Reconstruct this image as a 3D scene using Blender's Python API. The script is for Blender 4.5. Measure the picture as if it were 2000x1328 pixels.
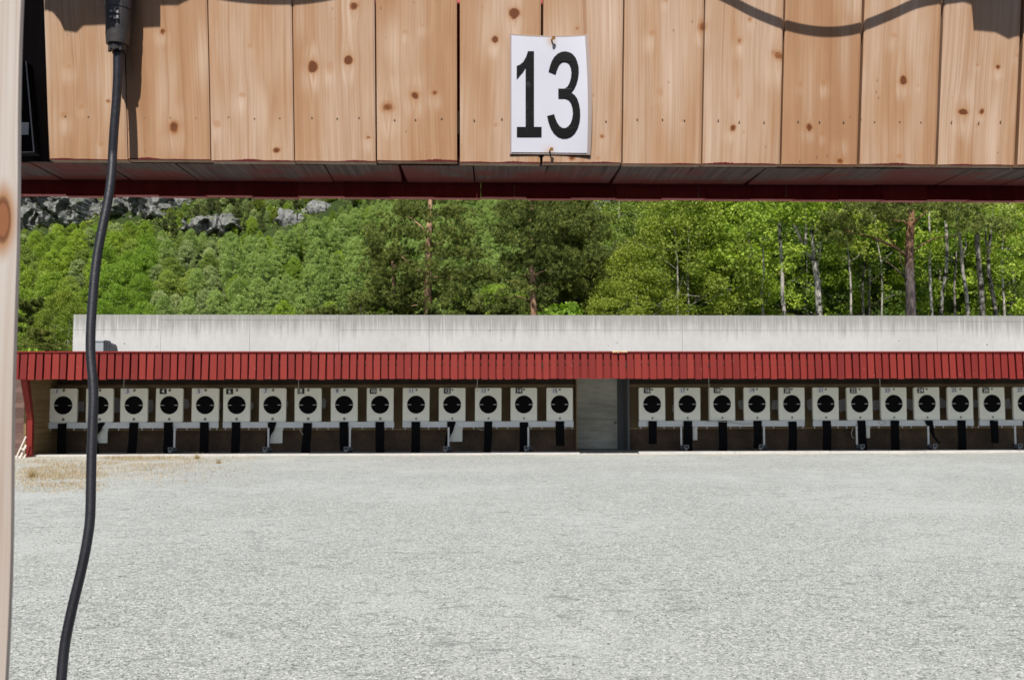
import bpy, math, random
import numpy as np
from mathutils import Vector, Matrix, noise as mnoise
from mathutils.geometry import tessellate_polygon

for o in list(bpy.data.objects): bpy.data.objects.remove(o)
S = bpy.context.scene
COL = S.collection
R = math.radians

# ------------------------------------------------------------------ camera
FPX = 1900.0                       # focal length in pixels of the 2000 px wide photograph
EYE = 1.69
PITCH = math.atan((767 - 664) / FPX)
YAW = math.atan(70 / FPX)
cam_d = bpy.data.cameras.new("camera"); cam = bpy.data.objects.new("camera", cam_d); COL.objects.link(cam)
cam_d.sensor_width = 36.0; cam_d.lens = FPX * 36 / 2000
cam_d.clip_start = 0.02; cam_d.clip_end = 2000
RM = (Matrix.Rotation(-YAW, 3, 'Z') @ Matrix.Rotation(math.pi / 2 + PITCH, 3, 'X') @ Matrix.Rotation(R(-0.09), 3, 'Z'))
cam.matrix_world = Matrix.Translation((0, 0, EYE)) @ RM.to_4x4()
cam_d.dof.use_dof = True; cam_d.dof.focus_distance = 3.2; cam_d.dof.aperture_fstop = 14
S.camera = cam
S.render.resolution_x = 1024; S.render.resolution_y = 679

# ------------------------------------------------------------------ light
SUN_EL, SUN_AZ = R(54), R(10)      # the sun stands behind the camera, a little to the left
SDIR = Vector((math.sin(SUN_AZ) * math.cos(SUN_EL), math.cos(SUN_AZ) * math.cos(SUN_EL), -math.sin(SUN_EL)))
W_ = bpy.data.worlds.new("World"); S.world = W_; W_.use_nodes = True
nt = W_.node_tree; nt.nodes.clear()
sky = nt.nodes.new("ShaderNodeTexSky"); sky.sky_type = 'NISHITA'; sky.sun_disc = False
sky.sun_elevation = SUN_EL; sky.sun_rotation = math.pi + SUN_AZ; sky.air_density = 1.0; sky.dust_density = 1.5
bg = nt.nodes.new("ShaderNodeBackground"); bg.inputs[1].default_value = 0.085
wo = nt.nodes.new("ShaderNodeOutputWorld")
nt.links.new(sky.outputs[0], bg.inputs[0]); nt.links.new(bg.outputs[0], wo.inputs[0])
sl = bpy.data.lights.new("sun", 'SUN'); sl.energy = 4.6; sl.angle = R(0.5); sl.color = (1.0, 0.955, 0.89)
so = bpy.data.objects.new("sun", sl); COL.objects.link(so)
so.rotation_euler = SDIR.to_track_quat('-Z', 'Y').to_euler()
S.view_settings.view_transform = 'Standard'; S.view_settings.look = 'None'
S.view_settings.gamma = 1; S.view_settings.exposure = 0.35
S.cycles.max_bounces = 6; S.cycles.diffuse_bounces = 4; S.cycles.transmission_bounces = 4; S.cycles.transparent_max_bounces = 4

# ------------------------------------------------------------------ helpers
def ray(px, py):
    return RM @ Vector(((px - 1000) / FPX, -(py - 664) / FPX, -1))
def P(px, py, Y):
    d = ray(px, py); t = Y / d.y
    return Vector((d.x * t, Y, EYE + d.z * t))
def X(px, Y, py=767): return P(px, py, Y).x
def Z(py, Y, px=1000): return P(px, py, Y).z

class MB:
    def __init__(s): s.v = []; s.f = []; s.m = []; s.t = []; s.mi = 0; s.tint = 0.5
    def poly(s, pts, faces):
        n = len(s.v); s.v += [tuple(p) for p in pts]; s.t += [s.tint] * len(pts)
        for f in faces: s.f.append([n + i for i in f]); s.m.append(s.mi)
        return s
    def box(s, x0, x1, y0, y1, z0, z1):
        if x0 > x1: x0, x1 = x1, x0
        if y0 > y1: y0, y1 = y1, y0
        if z0 > z1: z0, z1 = z1, z0
        return s.hexa([(x0,y0,z0),(x1,y0,z0),(x1,y1,z0),(x0,y1,z0),(x0,y0,z1),(x1,y0,z1),(x1,y1,z1),(x0,y1,z1)])
    def hexa(s, p):
        return s.poly(p, [(0,3,2,1),(4,5,6,7),(0,1,5,4),(1,2,6,5),(2,3,7,6),(3,0,4,7)])
    def prism(s, pts2, y0, y1):
        """outline in x,z (counter-clockwise seen from -y) extruded along y"""
        n = len(pts2); a = [(x, y0, z) for x, z in pts2]; b = [(x, y1, z) for x, z in pts2]
        tri = tessellate_polygon([[Vector((x, z, 0)) for x, z in pts2]])
        fs = [tuple(t) for t in tri] + [tuple(n + i for i in reversed(t)) for t in tri]
        fs += [(i, (i + 1) % n, n + (i + 1) % n, n + i) for i in range(n)]
        return s.poly(a + b, fs)
    def cyl(s, c, axis, r, h, n=20, r2=None):
        c = Vector(c); ax = Vector(axis).normalized(); r2 = r if r2 is None else r2
        u = ax.orthogonal().normalized(); w = ax.cross(u)
        a = []; b = []
        for i in range(n):
            t = 2 * math.pi * i / n; d = u * math.cos(t) + w * math.sin(t)
            a.append(c + d * r); b.append(c + ax * h + d * r2)
        return s.poly(a + b, [tuple(range(n))[::-1], tuple(range(n, 2 * n))] + [(i, (i+1) % n, n + (i+1) % n, n + i) for i in range(n)])
    def tube(s, pts, rad, n=8, cap=True):
        pts = [Vector(p) for p in pts]; k = len(pts)
        if not hasattr(rad, '__len__'): rad = [rad] * k
        u = None; vs = []
        for i, p in enumerate(pts):
            t = (pts[min(i+1, k-1)] - pts[max(i-1, 0)]).normalized()
            if u is None: u = t.orthogonal().normalized()
            u = (u - t * u.dot(t)).normalized(); w = t.cross(u)
            for j in range(n):
                a = 2 * math.pi * j / n; vs.append(p + (u * math.cos(a) + w * math.sin(a)) * rad[i])
        fs = [(i*n+j, i*n+(j+1) % n, (i+1)*n+(j+1) % n, (i+1)*n+j) for i in range(k-1) for j in range(n)]
        if cap: fs += [tuple(range(n))[::-1], tuple(range((k-1)*n, k*n))]
        return s.poly(vs, fs)
    def build(s, name, mats, parent=None, smooth=False, shift=None):
        me = bpy.data.meshes.new(name)
        vs = s.v
        if parent is not None or shift is not None:
            L = Vector(shift) if shift is not None else Vector(parent_loc(parent))
            vs = [(x - L.x, y - L.y, z - L.z) for x, y, z in vs]
        me.from_pydata(vs, [], s.f)
        if not isinstance(mats, (list, tuple)): mats = [mats]
        for m in mats: me.materials.append(m)
        me.polygons.foreach_set('material_index', s.m)
        a = me.attributes.new('tint', 'FLOAT', 'POINT'); a.data.foreach_set('value', s.t)
        if smooth: me.polygons.foreach_set('use_smooth', [True] * len(s.f))
        me.update()
        o = bpy.data.objects.new(name, me); COL.objects.link(o)
        if parent is not None: o.parent = parent
        elif shift is not None: o.location = shift
        return o
def parent_loc(p):
    l = Vector(p.location)
    while p.parent: p = p.parent; l += Vector(p.location)
    return l
def tag(o, label=None, cat=None, group=None, kind=None):
    if label: o['label'] = label
    if cat: o['category'] = cat
    if group: o['group'] = group
    if kind: o['kind'] = kind
    return o
def thing(name, label, cat, loc=(0, 0, 0), group=None):
    o = bpy.data.objects.new(name, None); COL.objects.link(o); o.location = loc
    o.empty_display_size = 0.2
    return tag(o, label, cat, group)
def copy_tree(o, parent=None):
    c = o.copy(); COL.objects.link(c); c.parent = parent
    for ch in list(o.children): copy_tree(ch, c)
    return c

# ------------------------------------------------------------------ materials
class M:
    def __init__(s, name, rough=0.8, spec=0.3, metal=0.0):
        s.m = bpy.data.materials.new(name); s.m.use_nodes = True; s.nt = s.m.node_tree
        s.b = s.nt.nodes['Principled BSDF']; s.out = s.nt.nodes['Material Output']
        s.b.inputs['Roughness'].default_value = rough; s.b.inputs['Specular IOR Level'].default_value = spec
        s.b.inputs['Metallic'].default_value = metal
    def n(s, t, **k):
        nd = s.nt.nodes.new('ShaderNode' + t)
        for a, b in k.items():
            if a.startswith('i_'):
                key = a[2:]; key = int(key) if key.isdigit() else key
                s.put(nd.inputs[key], b)
            else: setattr(nd, a, b)
        return nd
    def put(s, inp, v):
        if isinstance(v, bpy.types.NodeSocket): s.nt.links.new(v, inp)
        elif isinstance(v, bpy.types.Node): s.nt.links.new(v.outputs[0], inp)
        else:
            if inp.type == 'RGBA' and len(v) == 3: v = (*v, 1)
            inp.default_value = v
    def math(s, op, a, b=0.0, c=0.0, clamp=False):
        nd = s.nt.nodes.new('ShaderNodeMath'); nd.operation = op; nd.use_clamp = clamp
        s.put(nd.inputs[0], a); s.put(nd.inputs[1], b); s.put(nd.inputs[2], c); return nd.outputs[0]
    def coord(s, scale=(1, 1, 1), kind='Object', loc=(0, 0, 0)):
        tc = s.n('TexCoord'); mp = s.n('Mapping'); s.put(mp.inputs[0], tc.outputs[kind])
        mp.inputs['Scale'].default_value = scale; mp.inputs['Location'].default_value = loc; return mp.outputs[0]
    def noise(s, vec, scale, detail=3, rough=0.55, dist=0.0):
        nd = s.n('TexNoise'); s.put(nd.inputs['Vector'], vec); nd.inputs['Scale'].default_value = scale
        nd.inputs['Detail'].default_value = detail; nd.inputs['Roughness'].default_value = rough
        nd.inputs['Distortion'].default_value = dist; return nd.outputs['Fac']
    def voro(s, vec, scale, feature='F1', out=0):
        nd = s.n('TexVoronoi', feature=feature); s.put(nd.inputs['Vector'], vec); nd.inputs['Scale'].default_value = scale
        return nd.outputs[out]
    def ramp(s, fac, stops):
        nd = s.n('ValToRGB'); s.put(nd.inputs[0], fac); e = nd.color_ramp.elements
        while len(e) < len(stops): e.new(0.5)
        for i, (p, c) in enumerate(stops):
            e[i].position = p; e[i].color = (*c, 1) if len(c) == 3 else c
        return nd.outputs[0]
    def ss(s, v, a, b):
        nd = s.n('MapRange', interpolation_type='SMOOTHSTEP'); s.put(nd.inputs[0], v)
        nd.inputs[1].default_value = a; nd.inputs[2].default_value = b; return nd.outputs[0]
    def mix(s, fac, a, b, mode='MIX'):
        nd = s.n('Mix', data_type='RGBA', blend_type=mode)
        s.put(nd.inputs[0], fac); s.put(nd.inputs[6], a); s.put(nd.inputs[7], b); return nd.outputs[2]
    def attr(s, name, out='Fac'): return s.n('Attribute', attribute_name=name).outputs[out]
    def color(s, c): s.put(s.b.inputs['Base Color'], c); return s
    def bump(s, h, strength=0.5, dist=0.01):
        nd = s.n('Bump'); nd.inputs['Strength'].default_value = strength; nd.inputs['Distance'].default_value = dist
        s.put(nd.inputs['Height'], h); s.put(s.b.inputs['Normal'], nd.outputs[0]); return s
    def sep(s, vec):
        nd = s.n('SeparateXYZ'); s.put(nd.inputs[0], vec); return nd.outputs
    def comb(s, x, y, z):
        nd = s.n('CombineXYZ'); s.put(nd.inputs[0], x); s.put(nd.inputs[1], y); s.put(nd.inputs[2], z); return nd.outputs[0]

def sc(c, k): return tuple(x * k for x in c)
def worn(name, col, var=0.25, scale=6, rough=0.7, spec=0.3, metal=0.0, stretch=(1, 1, 1), bump=0.0, bd=0.003):
    m = M(name, rough, spec, metal); v = m.coord(stretch)
    n = m.noise(v, scale, 5, 0.65); n2 = m.noise(v, scale * 7, 3, 0.6)
    f = m.math('ADD', m.math('MULTIPLY', n, 0.65), m.math('MULTIPLY', n2, 0.35))
    m.color(m.ramp(f, [(0.3, sc(col, 1 - var)), (0.7, sc(col, 1 + var * 0.6))]))
    if bump: m.bump(n2, bump, bd)
    return m.m

# pine boards: grain follows the attributes laid out on the mesh (gx = grain coordinate, knot, board)
def pine_material():
    m = M('pine_boards', 0.55, 0.25)
    gx = m.attr('gx'); kn0 = m.attr('knot'); kn = m.math('MULTIPLY', kn0, m.math('ADD', 0.72, m.math('MULTIPLY', m.noise(m.coord(), 130, 3, 0.6), 0.55))); bd = m.attr('board'); ring = m.attr('ring')
    z = m.sep(m.coord())[2]
    bz = m.math('MULTIPLY', bd, 7.13)
    v1 = m.comb(m.math('MULTIPLY', gx, 95), bz, m.math('MULTIPLY', z, 0.9))
    v2 = m.comb(m.math('MULTIPLY', gx, 420), bz, m.math('MULTIPLY', z, 5))
    v3 = m.comb(m.math('MULTIPLY', gx, 14), bz, m.math('MULTIPLY', z, 2.5))
    late = m.ss(m.noise(v1, 1, 4, 0.6), 0.47, 0.78)
    fine = m.noise(v2, 1, 2, 0.5)
    blot = m.noise(v3, 1, 3, 0.6)
    per = m.noise(m.comb(bz, 3.3, 1.7), 3.1, 0)
    base = m.ramp(m.math('ADD', m.math('MULTIPLY', blot, 0.75), m.math('MULTIPLY', per, 0.25)),
                  [(0.36, (0.455, 0.245, 0.128)), (0.50, (0.54, 0.328, 0.195)), (0.62, (0.615, 0.43, 0.305))])
    c = m.mix(m.math('MULTIPLY', late, 0.72), base, (0.38, 0.18, 0.075))
    c = m.mix(m.math('MULTIPLY', m.ss(fine, 0.38, 0.70), 0.38), c, (0.36, 0.20, 0.10))
    pl = m.attr('pale')  # pale patches by the knots paint in a white sheen
    c = m.mix(m.math('MULTIPLY', m.math('MULTIPLY', pl, m.ss(m.noise(v1, 1.7, 4, 0.6), 0.25, 0.75)), 0.85), c, (0.80, 0.64, 0.50))
    # knots: dark ring and red-brown heart, warm halo above and below
    c = m.mix(m.math('MULTIPLY', m.ss(kn, 0.08, 0.6), 0.42), c, (0.45, 0.19, 0.055))
    c = m.mix(m.math('MULTIPLY', m.ss(kn, 0.72, 0.92), 0.8), c, (0.27, 0.085, 0.022))
    c = m.mix(m.math('MULTIPLY', m.ss(kn, 0.93, 1.15), 0.75), c, (0.12, 0.038, 0.014))
    c = m.mix(m.math('MULTIPLY', m.ss(ring, 0.5, 0.95), 0.5), c, (0.15, 0.05, 0.016))
    # small dark specks of dirt
    sp = m.voro(m.coord((1, 1, 0.5)), 55, 'F1'); sel = m.noise(m.coord(), 9, 2)
    c = m.mix(m.math('MULTIPLY', m.math('MULTIPLY', m.ss(sp, 0.12, 0.04), m.ss(sel, 0.52, 0.62)), 0.6), c, (0.16, 0.08, 0.04))
    # red paint that ran over the lower edge
    edge = m.attr('edge'); en = m.noise(m.coord((260, 1, 30)), 1, 3)
    en2 = m.noise(m.coord((9, 1, 1)), 1, 2)
    lim = m.math('ADD', m.math('MULTIPLY', m.math('MULTIPLY', en, m.ss(en2, 0.42, 0.8)), 0.009), 0.0010)
    red = m.math('LESS_THAN', edge, lim)
    c = m.mix(red, c, (0.14, 0.016, 0.018))
    m.color(c); m.bump(m.math('ADD', m.math('MULTIPLY', late, 0.6), fine), 0.25, 0.0012)
    return m.m

def plank_material(name, cols, gs=(120, 12, 2.0), rough=0.7, tint_amt=0.35, bump=0.2, spec=0.3):
    """planks running along z (x = across); per-plank shade from the 'tint' attribute"""
    m = M(name, rough, spec); t = m.attr('tint')
    v = m.coord(gs); off = m.math('MULTIPLY', t, 37.0)
    s = m.sep(v); vec = m.comb(m.math('ADD', s[0], off), s[1], s[2])
    n = m.noise(vec, 1, 4, 0.6); n2 = m.noise(m.coord(), 3.0, 4)
    f = m.math('ADD', m.math('MULTIPLY', n, 0.6), m.math('MULTIPLY', n2, 0.4))
    f = m.math('ADD', f, m.math('MULTIPLY', m.math('SUBTRACT', t, 0.5), tint_amt))
    m.color(m.ramp(f, [(0.3, cols[0]), (0.5, cols[1]), (0.7, cols[2])])); m.bump(n, bump, 0.002)
    return m.m

MAT = {}
MAT['pine'] = pine_material()
MAT['post'] = plank_material('planed_post_wood', [(0.42, 0.30, 0.24), (0.56, 0.45, 0.40), (0.66, 0.58, 0.54)], (60, 60, 1.2), 0.6)
MAT['dark_stud'] = plank_material('dark_stained_wood', [(0.018, 0.010, 0.007), (0.03, 0.017, 0.011), (0.045, 0.026, 0.016)])  # brown wood darkened to paint in the shade of the corner
MAT['fascia_red'] = plank_material('dark_red_paint', [(0.50, 0.08, 0.08), (0.62, 0.11, 0.115), (0.68, 0.15, 0.15)], (60, 6, 1.5), 0.6, 0.5, 0.15)
def house_red():
    m = M('house_red_paint', 0.6, 0.3); t = m.attr('tint')
    v = m.coord((22, 22, 1.0)); n = m.noise(v, 1, 4, 0.6); n2 = m.noise(m.coord(), 0.8, 3)
    f = m.math('ADD', m.math('MULTIPLY', n, 0.35), m.math('ADD', m.math('MULTIPLY', n2, 0.25), m.math('MULTIPLY', t, 0.4)))
    c = m.ramp(f, [(0.25, (0.135, 0.010, 0.008)), (0.5, (0.178, 0.014, 0.010)), (0.75, (0.215, 0.022, 0.015))])
    sp = m.voro(m.coord((1, 1, 0.6)), 9, 'F1'); sel = m.noise(m.coord(), 1.7, 2)
    c = m.mix(m.math('MULTIPLY', m.math('MULTIPLY', m.ss(sp, 0.14, 0.05), m.ss(sel, 0.5, 0.62)), 0.5), c, (0.5, 0.3, 0.26))
    m.color(c); return m.m
MAT['house_red'] = house_red()
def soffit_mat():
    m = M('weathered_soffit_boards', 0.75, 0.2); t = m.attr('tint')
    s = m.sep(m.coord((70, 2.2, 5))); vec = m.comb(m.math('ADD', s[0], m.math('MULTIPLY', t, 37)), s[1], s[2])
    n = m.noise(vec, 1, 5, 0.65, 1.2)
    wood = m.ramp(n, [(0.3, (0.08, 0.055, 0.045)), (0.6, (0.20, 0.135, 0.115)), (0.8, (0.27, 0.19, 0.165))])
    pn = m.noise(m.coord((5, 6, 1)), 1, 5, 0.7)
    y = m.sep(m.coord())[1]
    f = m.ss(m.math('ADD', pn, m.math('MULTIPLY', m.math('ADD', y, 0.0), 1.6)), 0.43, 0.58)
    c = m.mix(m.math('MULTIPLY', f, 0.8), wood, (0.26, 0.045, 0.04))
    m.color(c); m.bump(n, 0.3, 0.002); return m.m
MAT['soffit'] = soffit_mat()
MAT['brown_planks'] = plank_material('brown_plank_lining', [(0.16, 0.10, 0.045), (0.24, 0.155, 0.07), (0.30, 0.20, 0.10)], (3, 3, 60), 0.7)
MAT['grey_planks'] = plank_material('dull_brown_cladding', [(0.09, 0.05, 0.045), (0.13, 0.075, 0.065), (0.17, 0.105, 0.09)], (3, 3, 60), 0.75)
def backboard():
    m = M('brown_backboard', 0.75, 0.2); n = m.noise(m.coord(), 1.1, 5, 0.6); n2 = m.noise(m.coord((1.5, 1, 0.2)), 3, 3)
    f = m.math('ADD', m.math('MULTIPLY', n, 0.6), m.math('MULTIPLY', n2, 0.4))
    m.color(m.ramp(f, [(0.3, (0.13, 0.088, 0.045)), (0.5, (0.205, 0.145, 0.08)), (0.7, (0.27, 0.195, 0.115))])); return m.m
MAT['backboard'] = backboard()
def granulate():
    m = M('speckled_granulate', 0.9, 0.15); v = m.coord(); sp = m.voro(v, 30, 'F1', 1); n = m.noise(v, 2.2, 4)
    g = m.noise(sp, 3.0, 1)
    f = m.math('ADD', m.math('MULTIPLY', m.noise(v, 32, 2), 0.6), m.math('MULTIPLY', n, 0.4))
    m.color(m.ramp(f, [(0.35, (0.05, 0.036, 0.026)), (0.52, (0.115, 0.08, 0.056)), (0.68, (0.22, 0.14, 0.09))])); return m.m
MAT['granulate'] = granulate()
MAT['trim'] = worn('pale_brown_trim', (0.36, 0.26, 0.15), 0.2, 4)
MAT['ceiling'] = worn('dark_ceiling', (0.05, 0.032, 0.022), 0.3, 3)
MAT['slab'] = worn('floor_slab', (0.26, 0.26, 0.27), 0.25, 2, 0.85)
MAT['kerb'] = worn('pale_kerb_concrete', (0.52, 0.50, 0.47), 0.2, 3, 0.9)
def doorm():
    m = M('bare_metal_door', 0.55, 0.4); n = m.noise(m.coord((0.6, 1, 5)), 2.5, 5, 0.7); n2 = m.noise(m.coord(), 1.0, 3)
    f = m.math('ADD', m.math('MULTIPLY', n, 0.5), m.math('MULTIPLY', n2, 0.5))
    m.color(m.ramp(f, [(0.36, (0.27, 0.26, 0.215)), (0.5, (0.40, 0.39, 0.34)), (0.64, (0.54, 0.53, 0.47))])); return m.m
MAT['door'] = doorm()
MAT['jamb'] = worn('blue_grey_jamb', (0.11, 0.115, 0.125), 0.2, 2)  # dark tone paints in the shadow on the jamb
MAT['white'] = worn('target_white', (0.84, 0.84, 0.76), 0.05, 4, 0.5)
MAT['paper'] = worn('target_paper', (0.80, 0.805, 0.735), 0.04, 9, 0.7)
MAT['black'] = worn('matt_black', (0.005, 0.005, 0.006), 0.3, 5, 0.85, 0.08)
MAT['belt'] = worn('black_rubber_belt', (0.005, 0.005, 0.006), 0.3, 5, 0.85, 0.08)
MAT['rail'] = worn('galvanised_rail', (0.60, 0.63, 0.66), 0.14, 3, 0.5, 0.4)
MAT['bolt'] = worn('steel_bolt', (0.22, 0.21, 0.19), 0.3, 20, 0.4, 0.5, 0.6)
MAT['plate_w'] = worn('number_plate_white', (0.74, 0.76, 0.82), 0.05, 9, 0.35)
MAT['plate_k'] = worn('number_plate_black', (0.012, 0.012, 0.012), 0.2, 9, 0.35)
MAT['ink_k'] = worn('black_print', (0.012, 0.012, 0.014), 0.15, 12, 0.5)
MAT['ink_w'] = worn('white_print', (0.85, 0.85, 0.85), 0.05, 12, 0.5)
MAT['patch'] = worn('grey_repair_patch', (0.50, 0.50, 0.53), 0.12, 6, 0.7)
MAT['wire'] = worn('pale_wire', (0.42, 0.41, 0.38), 0.2, 6, 0.5)
MAT['arm'] = worn('white_painted_arm', (0.62, 0.63, 0.64), 0.15, 6, 0.45)
MAT['lampgrey'] = worn('dull_grey_metal', (0.30, 0.32, 0.34), 0.2, 9, 0.45, 0.5)
MAT['lampdark'] = worn('dark_lamp_housing', (0.03, 0.034, 0.04), 0.25, 9, 0.45, 0.5)
MAT['whiteboard'] = worn('pale_board', (0.66, 0.67, 0.62), 0.06, 5, 0.6)
MAT['ladder'] = worn('weathered_white_wood', (0.62, 0.56, 0.50), 0.2, 6, 0.7)
MAT['foam'] = worn('yellowed_foam', (0.60, 0.45, 0.22), 0.3, 20, 0.9)
MAT['rubber'] = worn('black_cable_rubber', (0.02, 0.021, 0.028), 0.35, 25, 0.42, 0.5, bump=0.15)
MAT['plug'] = worn('scuffed_black_plug', (0.055, 0.05, 0.05), 0.45, 30, 0.45, 0.5, bump=0.25)
MAT['mark'] = worn('worn_grey_marking', (0.30, 0.30, 0.33), 0.5, 60, 0.6)
MAT['batten'] = worn('fresh_batten', (0.62, 0.47, 0.32), 0.15, 8)
MAT['nail'] = worn('rusty_nail', (0.40, 0.20, 0.06), 0.5, 200, 0.4, 0.6, 0.4)
MAT['naildot'] = worn('dull_nail_head', (0.26, 0.17, 0.11), 0.2, 50, 0.6)
MAT['shed'] = worn('dark_shed_wood', (0.05, 0.035, 0.025), 0.3, 3)
MAT['shedfloor'] = worn('pale_floor_boards', (0.30, 0.25, 0.20), 0.2, 3)
MAT['roofing'] = worn('dark_roofing', (0.07, 0.06, 0.06), 0.2, 2)
def signm():
    m = M('laminated_paper', 0.45, 0.3); n = m.noise(m.coord(), 9, 4); c = m.ramp(n, [(0.3, (0.70, 0.71, 0.80)), (0.7, (0.76, 0.77, 0.85))])
    st = m.attr('stain'); c = m.mix(m.math('MULTIPLY', st, 0.85), c, (0.55, 0.33, 0.12))
    m.color(c); return m.m
MAT['sign'] = signm()
def laminate():
    m = M('clear_laminate_rim', 0.45, 0.3); m.color((0.44, 0.36, 0.33)); return m.m
MAT['laminate'] = laminate()
def inkm():
    m = M('sign_black_print', 0.4, 0.35); sp = m.noise(m.coord((1, 1, 1)), 45, 6, 0.8)
    s1 = m.noise(m.coord((60, 1, 6)), 1, 4, 0.6)
    f = m.ss(m.math('ADD', m.math('MULTIPLY', sp, 0.7), m.math('MULTIPLY', s1, 0.3)), 0.56, 0.72)
    m.color(m.mix(m.math('MULTIPLY', f, 0.35), (0.012, 0.012, 0.013), (0.16, 0.17, 0.18))); return m.m
MAT['signink'] = inkm()

def concrete():
    m = M('cast_concrete', 0.88, 0.2); v = m.coord(); s = m.sep(v)
    top = Z(615, 29.8)
    dep = m.math('SUBTRACT', top, s[2])                       # metres below the top edge
    streak = m.noise(m.coord((5.5, 1, 0.28)), 1, 5, 0.72)
    broad = m.noise(m.coord((0.55, 1, 0.35)), 1, 4, 0.6)
    reach = m.math('ADD', m.math('MULTIPLY', streak, 1.35), m.math('MULTIPLY', broad, 0.55))
    st = m.ss(m.math('SUBTRACT', reach, m.math('MULTIPLY', dep, 1.0)), 0.12, 0.80)
    fine = m.noise(m.coord(), 5, 6, 0.7)
    hf = m.noise(m.coord((17, 1, 0.5)), 1, 4, 0.75)
    st = m.math('MULTIPLY', st, m.ss(m.math('ADD', hf, m.math('MULTIPLY', dep, -0.25)), 0.18, 0.50))
    base = m.ramp(m.math('ADD', m.math('MULTIPLY', fine, 0.5), m.math('MULTIPLY', broad, 0.5)), [(0.3, (0.42, 0.415, 0.40)), (0.7, (0.53, 0.525, 0.51))])
    c = m.mix(m.math('MULTIPLY', st, 0.80), base, (0.23, 0.224, 0.205))
    low = m.ss(m.noise(m.coord((9, 1, 0.5)), 1, 4, 0.7), 0.55, 0.75)
    c = m.mix(m.math('MULTIPLY', low, 0.32), c, (0.33, 0.32, 0.30))
    pit = m.voro(m.coord(), 3.1, 'F1'); sel = m.noise(m.coord(), 3.7, 1)
    c = m.mix(m.math('MULTIPLY', m.ss(pit, 0.10, 0.04), m.ss(sel, 0.5, 0.6)), c, (0.10, 0.10, 0.09))
    m.color(c); m.bump(fine, 0.15, 0.01); return m.m
MAT['concrete'] = concrete()

def gravel():
    m = M('crushed_gravel', 0.95, 0.1); v = m.coord()
    jit = m.n('VectorMath', operation='ADD'); m.put(jit.inputs[0], v)
    va = m.n('TexVoronoi', feature='F1'); m.put(va.inputs['Vector'], v); va.inputs['Scale'].default_value = 95
    vb = m.n('TexVoronoi', feature='F1'); m.put(vb.inputs['Vector'], v); vb.inputs['Scale'].default_value = 48
    ca = m.sep(va.outputs['Color']); cb = m.sep(vb.outputs['Color'])
    big = m.noise(v, 0.22, 4, 0.6); mid = m.noise(v, 1.7, 5, 0.7); ridge = m.noise(m.coord((0.8, 1.9, 1), loc=(3, 1, 0)), 1.6, 4, 0.6)
    f = m.math('ADD', m.math('MULTIPLY', ca[0], 0.55), m.math('MULTIPLY', cb[0], 0.45))
    stone = m.ramp(f, [(0.10, (0.09, 0.095, 0.088)), (0.30, (0.25, 0.26, 0.242)), (0.62, (0.345, 0.358, 0.333)), (0.90, (0.57, 0.575, 0.53))])
    # fine pale dust where the surface is packed
    dust = m.ss(m.math('ADD', m.math('MULTIPLY', big, 0.6), m.math('MULTIPLY', mid, 0.4)), 0.44, 0.66)
    c = m.mix(m.math('MULTIPLY', dust, 0.6), stone, (0.42, 0.433, 0.41))
    dark = m.ss(ridge, 0.60, 0.80)
    c = m.mix(m.math('MULTIPLY', dark, 0.25), c, (0.19, 0.2, 0.19))
    # straw and moss by the left end of the house
    s = m.sep(v)
    reg = m.math('MULTIPLY', m.ss(s[0], -3.5, -9.0), m.math('MULTIPLY', m.ss(s[1], 15.5, 20.0), 1.0))
    pn = m.noise(m.coord((1, 1.6, 1)), 1.3, 5, 0.75)
    pm = m.ss(m.math('ADD', pn, m.math('MULTIPLY', reg, 0.28)), 0.62, 0.80)
    pm = m.math('MULTIPLY', pm, m.ss(reg, 0.02, 0.2))
    straw = m.ramp(m.noise(v, 14, 3), [(0.35, (0.20, 0.19, 0.10)), (0.5, (0.46, 0.37, 0.24)), (0.65, (0.62, 0.52, 0.38))])
    c = m.mix(m.math('MULTIPLY', m.math('MULTIPLY', pm, m.ss(m.noise(v, 7, 4, .75), .43, .60)), 0.7), c, straw)
    # sandy line along the kerb
    sand = m.math('MULTIPLY', m.ss(s[1], 25.6, 26.7), m.ss(m.noise(v, 1.0, 4), 0.40, 0.65))
    c = m.mix(m.math('MULTIPLY', sand, 0.5), c, (0.52, 0.46, 0.37))
    scuff = m.noise(m.coord((0.9, 1.5, 1), loc=(7, 2, 0)), 3.6, 4, 0.65); area = m.noise(m.coord(loc=(5, 5, 0)), 0.35, 3)
    sf = m.math('MULTIPLY', m.ss(scuff, 0.555, 0.66), m.ss(area, 0.36, 0.56))
    c = m.mix(m.math('MULTIPLY', sf, 0.6), c, (0.17, 0.18, 0.17))
    m.color(c)
    h = m.math('SUBTRACT', m.math('MULTIPLY', ridge, 2.0), m.math('ADD', va.outputs['Distance'], m.math('MULTIPLY', vb.outputs['Distance'], 1.2)))
    m.bump(h, 0.5, 0.006)
    return m.m
MAT['gravel'] = gravel()

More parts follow.
